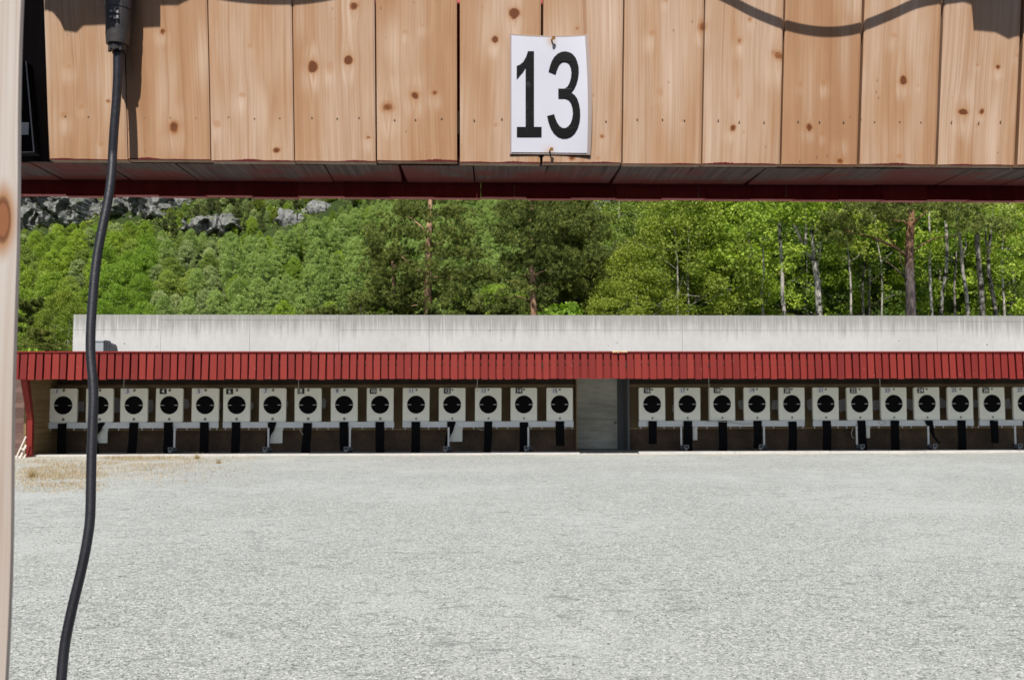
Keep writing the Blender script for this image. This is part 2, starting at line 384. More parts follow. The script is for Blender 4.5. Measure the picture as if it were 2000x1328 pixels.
def rock():
    m = M('grey_cliff_rock', 0.9, 0.15); v = m.coord(kind='Object')
    g = m.n('NewGeometry'); up = m.sep(g.outputs['Normal'])[2]
    n = m.noise(m.coord((1, 1, 0.45)), 0.9, 7, 0.72, 0.6); cr = m.noise(m.coord((2.2, 2.2, 0.7)), 1.1, 5, 0.7, 1.5)
    c = m.ramp(n, [(0.3, (0.11, 0.11, 0.105)), (0.5, (0.235, 0.235, 0.23)), (0.72, (0.36, 0.355, 0.345))])
    c = m.mix(m.math('MULTIPLY', m.ss(cr, 0.55, 0.68), 0.6), c, (0.06, 0.062, 0.055))
    moss = m.math('MULTIPLY', m.ss(up, 0.55, 0.85), m.ss(m.noise(v, 0.7, 4), 0.35, 0.6))
    c = m.mix(moss, c, (0.075, 0.10, 0.03))
    m.color(c); m.bump(m.math('ADD', n, m.math('MULTIPLY', cr, -0.5)), 0.8, 0.6); return m.m
MAT['rock'] = rock()
def floorm():
    m = M('forest_floor', 0.95, 0.1); v = m.coord()
    n = m.noise(v, 0.12, 5, 0.7); n2 = m.noise(v, 1.3, 6, 0.75)
    f = m.math('ADD', m.math('MULTIPLY', n, 0.5), m.math('MULTIPLY', n2, 0.5))
    m.color(m.ramp(f, [(0.3, (0.014, 0.02, 0.007)), (0.5, (0.035, 0.055, 0.014)), (0.7, (0.08, 0.10, 0.03))])); m.bump(n2, 0.8, 0.5)
    return m.m
MAT['floor'] = floorm()

def leafm(name, a, b, c, trans=0.4, tcol=None):
    m = bpy.data.materials.new(name); m.use_nodes = True; x = M.__new__(M); x.m = m; x.nt = m.node_tree
    x.b = x.nt.nodes['Principled BSDF']; x.out = x.nt.nodes['Material Output']
    t = x.attr('tint'); oi = x.n('ObjectInfo').outputs['Random']
    f = x.math('ADD', x.math('MULTIPLY', t, 0.68), x.math('MULTIPLY', oi, 0.32))
    col = x.ramp(f, [(0.1, a), (0.5, b), (0.9, c)])
    x.put(x.b.inputs['Base Color'], col); x.b.inputs['Roughness'].default_value = 0.55; x.b.inputs['Specular IOR Level'].default_value = 0.25
    tr = x.n('BsdfTranslucent'); x.put(tr.inputs[0], x.mix(1.0, col, (1.1, 1.25, 0.55), 'MULTIPLY'))
    mx = x.n('MixShader'); mx.inputs[0].default_value = trans
    x.nt.links.new(x.b.outputs[0], mx.inputs[1]); x.nt.links.new(tr.outputs[0], mx.inputs[2]); x.nt.links.new(mx.outputs[0], x.out.inputs[0])
    return m
MAT['l_shade'] = leafm('deep_green_leaves', (.05, .095, .016), (.10, .165, .028), (.19, .27, .05))  # darker leaf copy that paints in the shade of the right wood
MAT['l_birch'] = leafm('birch_leaves', (0.150, 0.205, 0.029), (0.274, 0.333, 0.049), (0.432, 0.460, 0.079))
MAT['l_green'] = leafm('fresh_green_leaves', (0.149, 0.235, 0.033), (0.298, 0.408, 0.054), (0.496, 0.593, 0.086))
MAT['l_aspen'] = leafm('aspen_leaves', (0.216, 0.300, 0.085), (0.335, 0.440, 0.140), (0.475, 0.560, 0.210))
MAT['l_bright'] = leafm('bright_spring_leaves', (.15, .24, .025), (.24, .37, .045), (.33, .46, .075))
MAT['l_mid'] = leafm('mid_green_leaves', (0.127, 0.186, 0.041), (0.277, 0.355, 0.075), (0.486, 0.542, 0.131))
MAT['l_grey'] = leafm('grey_green_leaves', (0.223, 0.270, 0.120), (0.371, 0.434, 0.196), (0.592, 0.630, 0.330))
MAT['l_pine'] = leafm('pine_needles', (.052, .078, .016), (.14, .172, .036), (.29, .31, .072), 0.22)
MAT['l_farpine'] = leafm('dark_pine_needles', (0.076, 0.103, 0.033), (0.161, 0.187, 0.063), (0.278, 0.299, 0.103), 0.25)
MAT['l_rust'] = leafm('rusty_pine_needles', (0.113, 0.090, 0.018), (0.211, 0.150, 0.030), (0.292, 0.225, 0.038), 0.2)
def bark(name, lo, hi, dark, split):
    m = M(name, 0.9, 0.15); n = m.noise(m.coord((6, 6, 1.6)), 1.4, 5, 0.7); c = m.ramp(n, [(0.35, lo), (0.6, hi)])
    k = m.ss(m.noise(m.coord((3, 3, 5)), 0.9, 4, 0.7), split, split + 0.1)
    m.color(m.mix(k, c, dark)); m.bump(n, 0.6, 0.03); return m.m
MAT['b_birch'] = bark('birch_bark', (0.24, 0.225, 0.20), (0.50, 0.46, 0.40), (0.04, 0.036, 0.032), 0.52)
MAT['b_grey'] = bark('grey_bark', (0.10, 0.09, 0.08), (0.26, 0.24, 0.21), (0.04, 0.036, 0.03), 0.5)
def pinebark():
    m = M('pine_bark', 0.9, 0.15); n = m.noise(m.coord((5, 5, 1.6)), 1.5, 5, 0.7)
    o = m.ramp(n, [(0.35, (0.10, 0.05, 0.03)), (0.6, (0.30, 0.165, 0.095))])
    g = m.ramp(n, [(0.38, (0.03, 0.025, 0.025)), (0.62, (0.13, 0.105, 0.10))])
    h = m.sep(m.coord())[2]
    c = m.mix(m.ss(m.math('ADD', h, m.math('MULTIPLY', m.noise(m.coord(), 0.8, 2), 3.0)), 7.6, 9.6), g, o)
    m.color(c); m.bump(n, 0.7, 0.04); return m.m
MAT['b_pine'] = pinebark()
MAT['b_orange'] = bark('orange_pine_bark', (0.20, 0.10, 0.06), (0.46, 0.30, 0.19), (0.10, 0.06, 0.045), 0.60)
MAT['straw'] = leafm('dry_grass', (0.216, 0.160, 0.060), (0.432, 0.300, 0.150), (0.594, 0.440, 0.260), 0.2)

# ================================================================== THE GROUND
random.seed(4)
def terrain(x, y):
    if y < 33: return -0.35
    a = x / y
    k = min(1, max(0, (a - 0.0) / 0.16)); k = k * k * (3 - 2 * k)
    y0 = 170 + (50 - 170) * k
    base = 0.05 * (y - 33) - 0.35
    t = max(0.0, y - y0); rise = 0.62 * t * t / (t + 12)
    n = mnoise.fractal(Vector((x * 0.03, y * 0.03, 1.3)), 1.0, 2.0, 4)
    n2 = mnoise.fractal(Vector((x * 0.15, y * 0.15, 4.3)), 1.0, 2.0, 3)
    return base + rise + (n * 3.0 + n2 * 0.6) * min(1, t / 20 + 0.08)
m = MB(); m.poly([(-220, -60, 0), (220, -60, 0), (220, 31, 0), (-220, 31, 0)], [(0, 1, 2, 3)])
tag(m.build('ground', MAT['gravel']), kind='structure')
m = MB(); nx, ny = 170, 130
ys = [30.5 + 390 * (j / (ny - 1)) ** 1.35 for j in range(ny)]
vs = []
for y in ys:
    for i in range(nx):
        x = (-1 + 2 * i / (nx - 1)) * (60 + y * 0.95); vs.append((x, y, terrain(x, y)))
m.poly(vs, [(j*nx+i, j*nx+i+1, (j+1)*nx+i+1, (j+1)*nx+i) for j in range(ny-1) for i in range(nx-1)])
tag(m.build('hillside', MAT['floor'], smooth=True), kind='structure')

# ================================================================== TARGET HOUSE
YF, YP, YK, YT, YB, YW = 25.8, 26.5, 26.7, 28.0, 28.6, 29.8
house = thing('target_house', 'long low target house with dark red slatted fascia in front of the concrete wall', 'shooting range building', (X(35, YP), YP, 0))
xl, xr = X(8, YF), X(2450, YF)
zt, zb = Z(686.5, YF), Z(740, YF)
# fascia: lapped vertical boards
m = MB(); x = xl; pitch = 0.2035; k = 0
m.box(xl, xr, YF + 0.10, YF + 0.12, zb + 0.02, zt - 0.01)
random.seed(11)
while x < xr:
    m.tint = random.random(); w = pitch - 0.042 + random.uniform(-0.012, 0.008); dz = random.uniform(-0.014, 0.010); lean = random.uniform(-0.008, 0.010)
    t0 = zt - 0.028 + random.uniform(-0.008, 0.002); b0 = zb + dz; y0 = YF + random.uniform(-0.003, 0.003)
    fw = 0.035 # boards lean out at the foot
    m.hexa([(x+lean, y0-fw, b0), (x+w+lean, y0-fw, b0), (x+w+lean, y0+0.06-fw, b0), (x+lean, y0+0.06-fw, b0),
            (x, y0, t0), (x+w, y0, t0), (x+w, y0+0.06, t0), (x, y0+0.06, t0)])
    x += pitch
m.build('fascia', MAT['house_red'], house)
m = MB(); m.tint = 0.6
cuts = [xl, X(608, YF), X(905, YF), X(1196, YF), X(1224, YF), xr]
for i in range(5):
    a, b = cuts[i], cuts[i+1]; off = [0.0, -0.010, 0.002, -0.022, 0.0][i]
    m.box(a + 0.002, b - 0.002, YF - 0.035, YF + 0.06, zt - 0.026 + off, zt + 0.006 + off)
m.build('edge_trim', MAT['house_red'], house)
m = MB(); m.box(xl, xr, YF + 0.08, YW - 0.02, zt - 0.09, zt - 0.035); m.build('roof', MAT['roofing'], house)
m = MB(); m.box(xl, xr, YF + 0.08, YB + 0.2, zt - 0.34, zt - 0.30)
for i in range(44):
    xx = xl + 0.5 + i * 0.75
    m.box(xx, xx + 0.05, YF + 0.08, YB, zt - 0.42, zt - 0.342)
m.build('ceiling', MAT['ceiling'], house)
# interior walls
xwl = X(97, 28.0)
def wallspan(px0, px1):
    a, b = X(px0, YB), X(px1, YB)
    zt2, zm, zlow = zt - 0.345, Z(838, YB), -0.55
    return a, b, zt2, zm, zlow
m = MB(); g = MB(); tr = MB()
for px0, px1 in ((104, 1123), (1226, 2330)):
    a, b, z2, zm, zl = wallspan(px0, px1)
    m.box(a, b, YB, YB + 0.05, zm, z2); g.box(a, b, YB - 0.004, YB + 0.05, zl, zm - 0.004)
    tr.box(a + 0.01, b, YB - 0.03, YB - 0.003, Z(755.5, YB), Z(751.5, YB))
    tr.box(a + 0.01, b, YB - 0.03, YB - 0.006, zm - 0.01, zm + 0.03)
    # darker battens standing against the back wall
m.build('back_wall', MAT['backboard'], house); g.build('lower_wall', MAT['granulate'], house); tr.build('wall_trim', MAT['trim'], house)
m = MB()
for i in range(20):
    m.tint = random.random(); z0 = -0.5 + i * 0.155
    m.box(xwl - 0.03 + random.uniform(-0.003, 0.003), xwl, YP + 0.1, YB, z0, z0 + 0.147)
m.box(xwl - 0.06, xwl - 0.033, YP + 0.1, YB + .05, -0.5, zt - .35)
m.build('side_lining', MAT['brown_planks'], house)
m = MB(); m.box(X(104, YB), X(1123, YB), YB - 0.12, YB - 0.04, Z(749.5, YB), zt - .346); m.box(X(1226, YB), X(2330, YB), YB - 0.12, YB - 0.04, Z(749.5, YB), zt - .346)
m.build('wall_plate', MAT['ceiling'], house)
m = MB(); xo = X(40, YP)
for i in range(18):
    m.tint = random.random(); z0 = -0.1 + i * 0.14
    m.box(X(-80, 27.2), xwl - 0.04, 27.2 + random.uniform(-0.002, 0.002), 27.24, z0, z0 + 0.134)
m.build('side_cladding', MAT['grey_planks'], house)
# bent end post: upper arm reaches forward to the fascia
m = MB(); m.tint = 0.4
a = P(57, 0, YP).x; pz = Z(818, YP)
m.box(X(54, YP), X(64.5, YP), YP, YP + 0.12, -0.05, pz)
u0 = X(40, YF + 0.1); 
m.hexa([(X(54.5, YP), YP - 0.002, pz), (X(64.5, YP), YP - 0.002, pz), (X(64.5, YP), YP + 0.12, pz), (X(54.5, YP), YP + 0.12, pz),
        (X(38.5, YF + 0.12), YF + 0.12, zb + 0.03), (X(51, YF + 0.12), YF + 0.12, zb + 0.03), (X(51, YF + .12), YF + 0.30, zb + 0.05), (X(38.5, YF + .12), YF + 0.30, zb + 0.05)])
m.build('end_post', MAT['house_red'], house)
# floors, kerb
m = MB(); m.box(X(40, 27), X(2350, 27), YK + 0.16, YB, -0.40, -0.36)
m.box(X(1126, YK), X(1236, YK), YK + 0.16, YB + 0.6, -0.359, -0.03)
m.build('floor_slab', MAT['slab'], house)
m = MB()
def kerb(px0, px1, z1, y0=YK):
    a, b = X(px0, YK), X(px1, YK); n = max(1, int((b - a) / 2.4))
    for i in range(n):
        xa = a + (b - a) * i / n; xb = a + (b - a) * (i + 1) / n
        m.tint = random.random(); m.box(xa + 0.004, xb - 0.004, y0 + random.uniform(-0.006, 0.006), YK + 0.155, -0.2, z1 + random.uniform(-0.004, 0.004))
kerb(67, 1132, 0.045); kerb(1134, 1245, -0.002 + 0.012, YK - 0.03); kerb(1247, 2350, 0.065)
m.build('kerb', MAT['kerb'], house)
# doorway
YD = YB + 0.45
m = MB(); zd0, zd1, zs = Z(877, YD), zt - 0.345, Z(806, YD)
xa, xb = X(1126, YD), X(1205, YD)
m.box(xa, xb, YD, YD + 0.05, zd0, zs - 0.008); m.box(xa, xb, YD - 0.004, YD + 0.05, zs + 0.008, zd1); m.box(xa, xb, YD + 0.01, YD + 0.045, zs - 0.008, zs + 0.008)
dr = m.build('door', MAT['door'], house)
h = MB(); hp = P(1202, 825, YD - 0.02); h.cyl(hp, (0, -1, 0), 0.045, 0.03, 14); h.tube([hp + Vector((0, -0.03, 0)), hp + Vector((0, -0.07, 0)), hp + Vector((-0.07, -0.075, -0.02))], 0.014, 8)
h.build('handle', MAT['bolt'], dr)
m = MB(); m.box(X(1205, YD), X(1236, YD), YD + 0.002, YD + 0.06, -0.03, zd1)
m.box(X(1222.5, YB), X(1226, YB), YB - 0.32, YD, -0.03, zd1)
m.build('door_jamb', MAT['jamb'], house)
m = MB(); m.box(X(1123, YB), X(1125, YB), YB - 0.25, YD, -0.03, zd1); m.build('door_side', MAT['brown_planks'], house)
# repair patches on the back wall
random.seed(21)
pats = [(158,794,11,22),(227,791,19,28),(291,791,15,26),(363,789,12,22),(428,793,8,16),(491,793,7,16),(560,789,5,14),(632,788,7,20),
        (1316,797,6,14),(1448,791,11,18),(1514,790,12,22),(1582,789,11,24),(1646,791,16,26),(1713,791,19,22),(1777,789,16,24),(1840,788,14,20),(1905,787,10,16),(1968,789,12,22)]
for (px, py, w, hh) in pats:
    m = MB(); c = P(px, py, YB); s_ = YB / FPX; n = random.randint(7, 10); pts = []
    for i in range(n):
        t = 2 * math.pi * (i + random.uniform(-.3, .3)) / n; r = random.uniform(0.75, 1.15)
        q = lambda v: math.copysign(abs(v) ** 0.6, v)
        pts.append((c.x + q(math.cos(t)) * w * s_ * r * 0.62, c.z + q(math.sin(t)) * hh * s_ * r * 0.52))
    m.prism(pts, YB - 0.006, YB - 0.001); 
    m.build('repair_patch', MAT['patch'], house)

# foam blob torn from under the edge trim
m = MB(); random.seed(5)
for i in range(16):
    px = 1197 + i * 1.7; p = P(px, 688 - abs(math.sin(i * 1.3)) * 1.6, YF - 0.03)
    m.cyl(p + Vector((0, 0, 0)), (1, random.uniform(-.4, .4), random.uniform(-.5, .5)), random.uniform(0.008, 0.02), 0.04, 6)
tag(m.build('foam_remnant', MAT['foam'], shift=P(1210, 688, YF)), 'yellowed strip of torn foam on the top edge of the red fascia', 'foam')

# stacked grey ducts on the roof
t = thing('roof_vent', 'grey metal vent box with dark curved fins on the red house roof', 'vent', P(194, 686, 27.6))
m = MB(); Yv = 27.6; s_ = Yv / FPX
m.box(X(168, Yv), X(200, Yv), Yv, Yv + 0.5, Z(688, Yv), Z(665.5, Yv)); m.box(X(167, Yv), X(201, Yv), Yv - 0.02, Yv + 0.5, Z(667.5, Yv), Z(665, Yv)); m.build('vent_box', MAT['lampgrey'], t)
for i, (pa, pb, tp) in enumerate(((201, 205.5, 664.5), (206, 211, 669), (211.5, 217.5, 671))):
    m = MB(); a, b = X(pa, Yv), X(pb, Yv); z0 = Z(688, Yv); z1 = Z(tp, Yv)
    m.prism([(a, z0), (b, z0), (b, z1 - 0.16), (b - (b-a)*.25, z1 - 0.06), (a + (b-a)*.2, z1), (a, z1 - 0.01)], Yv + 0.02, Yv + 0.42)
    m.build('fin', MAT['lampdark'], t)

# ================================================================== CONCRETE WALL
wall = MB(); xs = [X(140, YW)] + [X(p, YW) for p in (312, 486, 661, 838, 1334, 1833, 2330)]
zT = Z(615.5, YW); hz = [Z(645, YW), Z(626, YW), Z(626, YW), Z(645, YW), Z(645, YW), Z(645, YW), Z(627, YW)]
for i in range(7):
    a, b = xs[i] + (0.0035 if i else 0), xs[i+1] - 0.0035
    wall.box(a, b, YW, YW + 0.1, -0.3, hz[i] - 0.003); wall.box(a, b, YW + 0.001, YW + 0.1, hz[i] + 0.003, zT)
wall.box(xs[0], xs[-1], YW + 0.1, YW + 0.34, -0.3, zT - 0.003)
tag(wall.build('concrete_wall', MAT['concrete']), 'long pale concrete wall with dark water streaks rising behind the red house', 'wall')

# ================================================================== TARGETS
def text_mesh(txt, size, name):
    cu = bpy.data.curves.new(name, 'FONT'); cu.body = txt; cu.size = size; cu.align_x = 'CENTER'; cu.align_y = 'CENTER'
    cu.offset = size * 0.012; cu.extrude = 0.0012; cu.resolution_u = 3; cu.space_character = 0.95
    o = bpy.data.objects.new(name, cu); COL.objects.link(o)
    dg = bpy.context.evaluated_depsgraph_get(); dg.update(); me = bpy.data.meshes.new_from_object(o.evaluated_get(dg))
    me.transform(Matrix.Rotation(math.pi / 2, 4, 'X')); bpy.data.objects.remove(o); return me
cx_left = [124, 195, 262, 331, 401, 462.5, 532.5, 602, 672.5, 742.5, 812.5, 883, 953.5, 1023, 1093]
cx_right = [1273.5, 1342, 1410, 1478, 1546, 1612.5, 1679, 1745, 1810, 1875, 1937.5, 2003.5]
ORD = ['first', 'second', 'third', 'fourth', 'fifth']
RAIL = ['leftmost rail', 'second rail from the left', 'rail just left of the door', 'rail just right of the door', 'second rail right of the door', 'last rail at the right edge']
def LAB(n, black):
    return f"{ORD[(n-1) % 5]} white target on the {RAIL[(n-1) // 5]}, {'black' if black else 'white'} plate reading {n}"
targets = cx_left + cx_right[:12]
# belt paths: (x at top offset, then list of (dx, y, width)) in photo pixels
BELT = {1: [(0, 822, 17), (0, 852, 17), (0, 886, 17)],
 2: [(5, 822, 15), (0, 834, 13), (-6, 850, 5), (-2, 864, 3), (0, 888, 5)],
 7: [(0, 822, 17), (-1, 834, 13), (-6, 850, 8), (-10, 868, 5), (-11, 878, 4)],
 12: [(-1, 822, 17), (-3, 838, 12), (-8, 852, 9), (-11, 864, 5), (-12, 870, 3)],
 24: [(1, 822, 16), (5, 838, 12), (10, 852, 6), (16, 862, 5), (22, 868, 6)],
 8: [(0, 822, 17), (-1, 845, 17), (-5, 888, 17)], 3: [(2, 822, 17), (1, 845, 17), (-2, 888, 17)],
 15: [(0, 822, 17), (0, 845, 17), (1, 870, 17)], 16: [(0, 822, 17), (0, 845, 16), (0, 867, 16)],
 26: [(1, 822, 17), (1, 845, 16), (1.5, 868, 15)], 27: [(-3, 822, 12), (-3, 836, 12), (-3, 850, 10)],
 9: [(0, 822, 17), (0, 850, 17), (1, 878, 16)], 19: [(0, 822, 17), (0, 850, 16), (-1, 876, 16)],
 13: [(0, 822, 16), (0, 850, 15), (-2, 888, 14)], 22: [(1, 822, 16), (2, 850, 16), (4, 888, 15)]}
def yshift(px):    # rows of the house fall a little towards the left edge of the photo
    return -0.0
for i, cx in enumerate(targets):
    n = i + 1
    s_ = YT / FPX; base = P(cx, 822.5, YT)
    zbot = {True: 0}.get(False, base.z)
    rowtop = Z(758.5, YT, cx)
    right = n > 15
    z0 = Z(823 if not right else 821.0, YT, 1000) + 0.0
    z0 = 1.69 - 55.5 * s_ if not right else 1.69 - 55.5 * s_
    wd, ht = 50 * s_, 65 * s_
    x0 = X(cx, YT)
    lean = 0.0
    black = (n % 2 == 0)
    t = thing('shooting_target', LAB(n, black), 'shooting target', (x0, YT, z0), 'numbered targets in the range house')
    rnd = random.Random(n)
    B = lambda: MB()
    L = Vector((x0, YT, z0))
    m = B(); c_ = 0.004
    m.box(x0 - wd/2, x0 + wd/2, YT, YT + 0.03, z0, z0 + ht)
    m.box(x0 + wd/2, x0 + wd/2 + 0.012, YT + 0.01, YT + 0.09, z0 + 0.02, z0 + ht - 0.02)
    m.box(x0 - wd/2 - 0.012, x0 - wd/2, YT + 0.01, YT + 0.09, z0 + 0.02, z0 + ht - 0.02)
    m.build('target_board', MAT['white'], t)
    zc = z0 + ht * 0.505
    m = B(); q = 19.3 * s_; m.box(x0 - q + .01, x0 + q + .01, YT - 0.003, YT, zc - q, zc + q)
    pp = m.build('target_paper', MAT['paper'], t)
    m = B(); r = 17.5 * s_; m.cyl((x0, YT - 0.006, zc), (0, 1, 0), r, 0.003, 48)
    bull = m.build('bull', MAT['black'], t)
    for sg in (-1, 1):
        m = B(); m.box(x0 + sg * r * 0.985, x0 + sg * r * 0.55, YT - 0.009, YT - 0.006, zc - 0.006 - .004, zc + 0.007 - .004)
        m.build('aiming_mark', MAT['whiteboard'], bull)
    for zz in (z0 + ht * 0.945, z0 + ht * 0.09):
        m = B(); rb = (2.9 if n <= 10 else 2.2) * s_
        m.cyl((x0 + .006, YT, zz), (0, -1, 0), rb, 0.012, 14, rb * .8); m.cyl((x0 + .006, YT - .012, zz), (0, -1, 0), rb * .45, 0.01, 6)
        m.build('bolt', MAT['bolt'], t)
    # number plate
    plx = x0 - (12 if n < 6 else (13.5 if n <= 10 else (9.5 if n < 22 else 12.5))) * s_; plz = z0 + ht - (6.0 + rnd.uniform(-.4, .4)) * s_
    if n in (2,): plx = x0 - 12 * s_
    m = B(); pw, ph = 6.6 * s_, 5.2 * s_
    m.box(plx - pw, plx + pw, YT - 0.012, YT - 0.001, plz - ph, plz + ph)
    pl = m.build('number_plate', MAT['plate_k'] if black else MAT['plate_w'], t)
    me = text_mesh(str(n), 0.165 if n < 10 else 0.15, 'digits'); me.materials.append(MAT['ink_w'] if black else MAT['ink_k'])
    d = bpy.data.objects.new('digits', me); COL.objects.link(d); d.parent = pl
    d.location = Vector((plx, YT - 0.0145, plz)) - L
    t.rotation_euler = (rnd.uniform(-.006, .006), rnd.uniform(-.007, .007), rnd.uniform(-.01, .01))
    # belt hanging below
    bp = BELT.get(n, [(0, 822, 17), (0.3, 850, 17), (rnd.uniform(-1, 1), 888, 17)])
    yb = YT - 0.05; pts = []
    path = []
    for k in range(len(bp) - 1):
        for u in (0, .25, .5, .75): 
            a, b = bp[k], bp[k+1]; uu = u * u * (3 - 2*u) if len(bp) > 3 else u
            path.append((a[0] + (b[0]-a[0])*uu, a[1] + (b[1]-a[1])*u, a[2] + (b[2]-a[2])*uu))
    path.append(bp[-1])
    m = B(); vs = []
    for (dx, yy, w) in path:
        dy = (yy - 822)
        zz = z0 - dy * s_ * 0.995; xx = x0 + dx * s_; hw = w * s_ / 2 * 1.0
        wob = 0.012 * math.sin(yy * 0.13 + n)
        vs += [(xx - hw, yb + wob, zz), (xx + hw, yb + wob, zz), (xx + hw, yb + wob + 0.006, zz), (xx - hw, yb + wob + 0.006, zz)]
    K = len(path); fs = [(0, 1, 2, 3), (4*K-1, 4*K-2, 4*K-3, 4*K-4)]
    for k in range(K - 1):
        a = 4*k; b = 4*k + 4
        for e in range(4): fs.append((a + e, b + e, b + (e+1) % 4, a + (e+1) % 4))
    m.poly(vs, fs); m.build('belt', MAT['belt'], t)

# rails carrying five targets each
rails = [(95.5, 427.5, 'first rail from the left, under targets 1 to 5'), (436, 770, 'under targets 6 to 10'), (786.5, 1120, 'under targets 11 to 15'),
         (1247, 1570.5, 'under targets 16 to 20'), (1587, 1900.5, 'under targets 21 to 25'), (1911.5, 2240, 'under targets 26 and 27 at the right edge')]
for (a, b, lab) in rails:
    yr = YT - 0.02; s_ = yr / FPX; ztop = 1.69 - 55.8 * s_; xa, xb = X(a, yr), X(b, yr)
    t = thing('target_rail', 'pale galvanised rail with short pegs ' + lab, 'rail', (xa, yr, ztop), 'rails under the targets')
    m = MB(); m.box(xa, xb, yr, yr + 0.06, ztop - 11 * s_, ztop); m.box(xa, xb, yr - 0.02, yr - 0.001, ztop - 1.2 * s_, ztop + 0.004); m.build('rail_beam', MAT['rail'], t)
    m = MB(); pos = []
    if b < 2100: nn = 5; step = (b - a) / 5.0
    for k in range(5):
        c0 = a + (b - a) / 5 * (k + 0.5) if b < 2200 else a + 66 * (k + 0.4)
        for off in (-0.43, 0.26 - 0.0): pos.append(c0 + off * 66)
    pos.append(b - 3)
    for p in pos: m.box(X(p, yr) - 0.009, X(p, yr) + 0.009, yr + 0.0, yr + 0.02, ztop - 15.2 * s_, ztop - 11 * s_ - 0.001)
    m.build('peg', MAT['rail'], t)

# small lamps on white arms at the foot of the targets
lamps = [(178, 874, 0, 'left of target 2 belt'), (337, 875, 1, 'beside the belt of target 4'), (522, 877, -1, 'under the twisted belt of target 7'), (680, 877, 1, 'beside the belt of target 9'),
         (874, 874, 0, 'under the twisted belt of target 12'), (1032, 874, 2, 'beside the belt of target 14'), (1337, 873, -2, 'left of the belt of target 17'), (1490, 872, 1, 'right of the belt of target 19'),
         (1680, 868, -2, 'left of the belt of target 22'), (1822, 868, 3, 'at the foot of target 24 belt'), (1988, 869, -3, 'under target 27 at the right edge')]
for (px, py, kind, lab) in lamps:
    Y = YT - 0.12; s_ = Y / FPX; c = P(px, py - (0 if px < 1200 else 1), Y)
    c.z = 1.69 - (107.5 - (0 if px < 1200 else 0)) * s_ + (0 if px < 1200 else 0)
    if px > 1150: c.z += 1.0 * s_
    t = thing('target_lamp', 'small grey lamp on a pale arm ' + lab, 'lamp', tuple(c), 'small lamps at the foot of the targets')
    ax = {0: 2, 1: 3, -1: -0.5 + 2, 2: 0, -2: -6, 3: -8, -3: -4}[kind]
    m = MB(); xa = c.x + ax * s_
    zr = 1.69 - 67 * s_
    m.box(xa - 1.7 * s_, xa + 1.7 * s_, Y + 0.01, Y + 0.04, c.z + 0.02, zr); m.build('arm', MAT['arm'], t)
    sg = 1 if kind in (-2, 3, -3) else -1
    m = MB(); hx = c.x + sg * 4 * s_ ; r = 4.2 * s_; w = 1.1 * s_
    zc = c.z + 0.5 * s_
    m.box(hx - r, hx + r, Y - 0.03, Y, zc + r * .8 - w, zc + r * .8); m.box(hx - r, hx + r, Y - 0.03, Y, zc - r * .8, zc - r * .8 + w)
    m.box(hx - r, hx - r + w, Y - 0.03, Y, zc - r * .8 + w, zc + r * .8 - w); m.box(hx + r - w, hx + r, Y - 0.03, Y, zc - r * .8 + w, zc + r * .8 - w)
    m.hexa([(hx - r * .5, Y - .02, zc - r * 1.6), (hx, Y - .02, zc - r * 1.7), (hx, Y, zc - r * 1.7), (hx - r * .5, Y, zc - r * 1.6),
            (hx - r, Y - .02, zc - r * .82), (hx + r * .6, Y - .02, zc - r * .82), (hx + r * .6, Y, zc - r * .82), (hx - r, Y, zc - r * .82)])
    m.build('frame', MAT['lampgrey'], t)
    m = MB(); m.box(hx - sg * 4.5 * s_, hx - sg * 13 * s_, Y - 0.02, Y + 0.06, zc - 3.4 * s_, zc + 3.0 * s_)
    m.cyl((hx - sg * 9 * s_, Y + 0.01, zc - 8.5 * s_), (0, 0, 1), 2.5 * s_, 5 * s_, 10, 3.8 * s_); m.box(hx - 2 * s_, hx + 2 * s_, Y - 0.01, Y + 0.01, zc - 2 * s_, zc + 1.5 * s_)
    m.build('housing', MAT['lampdark'], t)
# pale boards hanging behind the belts
for (a, b, y1, lab) in ((187, 211.5, 862, 'square pale board hanging below the rail beside target 2'), (528, 552.5, 863.5, 'square pale board hanging below the rail beside target 7'), (876, 903, 861.5, 'square pale board hanging below the rail beside target 12'),
                        (1352.5, 1361, 860, 'narrow pale board hanging right of the belt of target 17'), (1689, 1697.5, 857, 'narrow pale board hanging right of the belt of target 22')):
    Y = YT + 0.06; s_ = Y / FPX; xa, xb = X(a, Y), X(b, Y); z1 = 1.69 - 64 * s_; z0 = 1.69 - (y1 - 767) * s_
    m = MB(); m.box(xa, xb, Y, Y + 0.02, z0, z1); m.box(xa + .02, xa + .06, Y + .02, Y + .03, z1 - .01, z1 + .08); m.box(xb - .06, xb - .02, Y + .02, Y + .03, z1 - .01, z1 + .08)
    tag(m.build('hanging_board', MAT['whiteboard'], shift=(xa, Y, z0)), lab, 'board', 'pale boards below the rail')
# thin wires running down from the fascia
for (px, y0, y1, lab) in ((242, 738, 760, 'short pale wire hanging above target 3'), (583, 738, 772, 'short pale wire hanging above target 8'), (932, 738, 765, 'short pale wire hanging above target 13'),
                          (1384, 736, 822, 'long thin wire hanging between targets 17 and 18'), (1718, 735, 818, 'long thin wire hanging between targets 22 and 23')):
    Y = 27.2; m = MB(); p = []
    for k in range(7):
        yy = y0 + (y1 - y0) * k / 6; p.append(P(px + (k * 0.5 if y1 > 800 else 0) + math.sin(k) * 0.3, yy, Y))
    m.tube(p, 0.010, 6); tag(m.build('hanging_wire', MAT['wire'], shift=p[0]), lab, 'wire', 'wires hanging from the fascia')
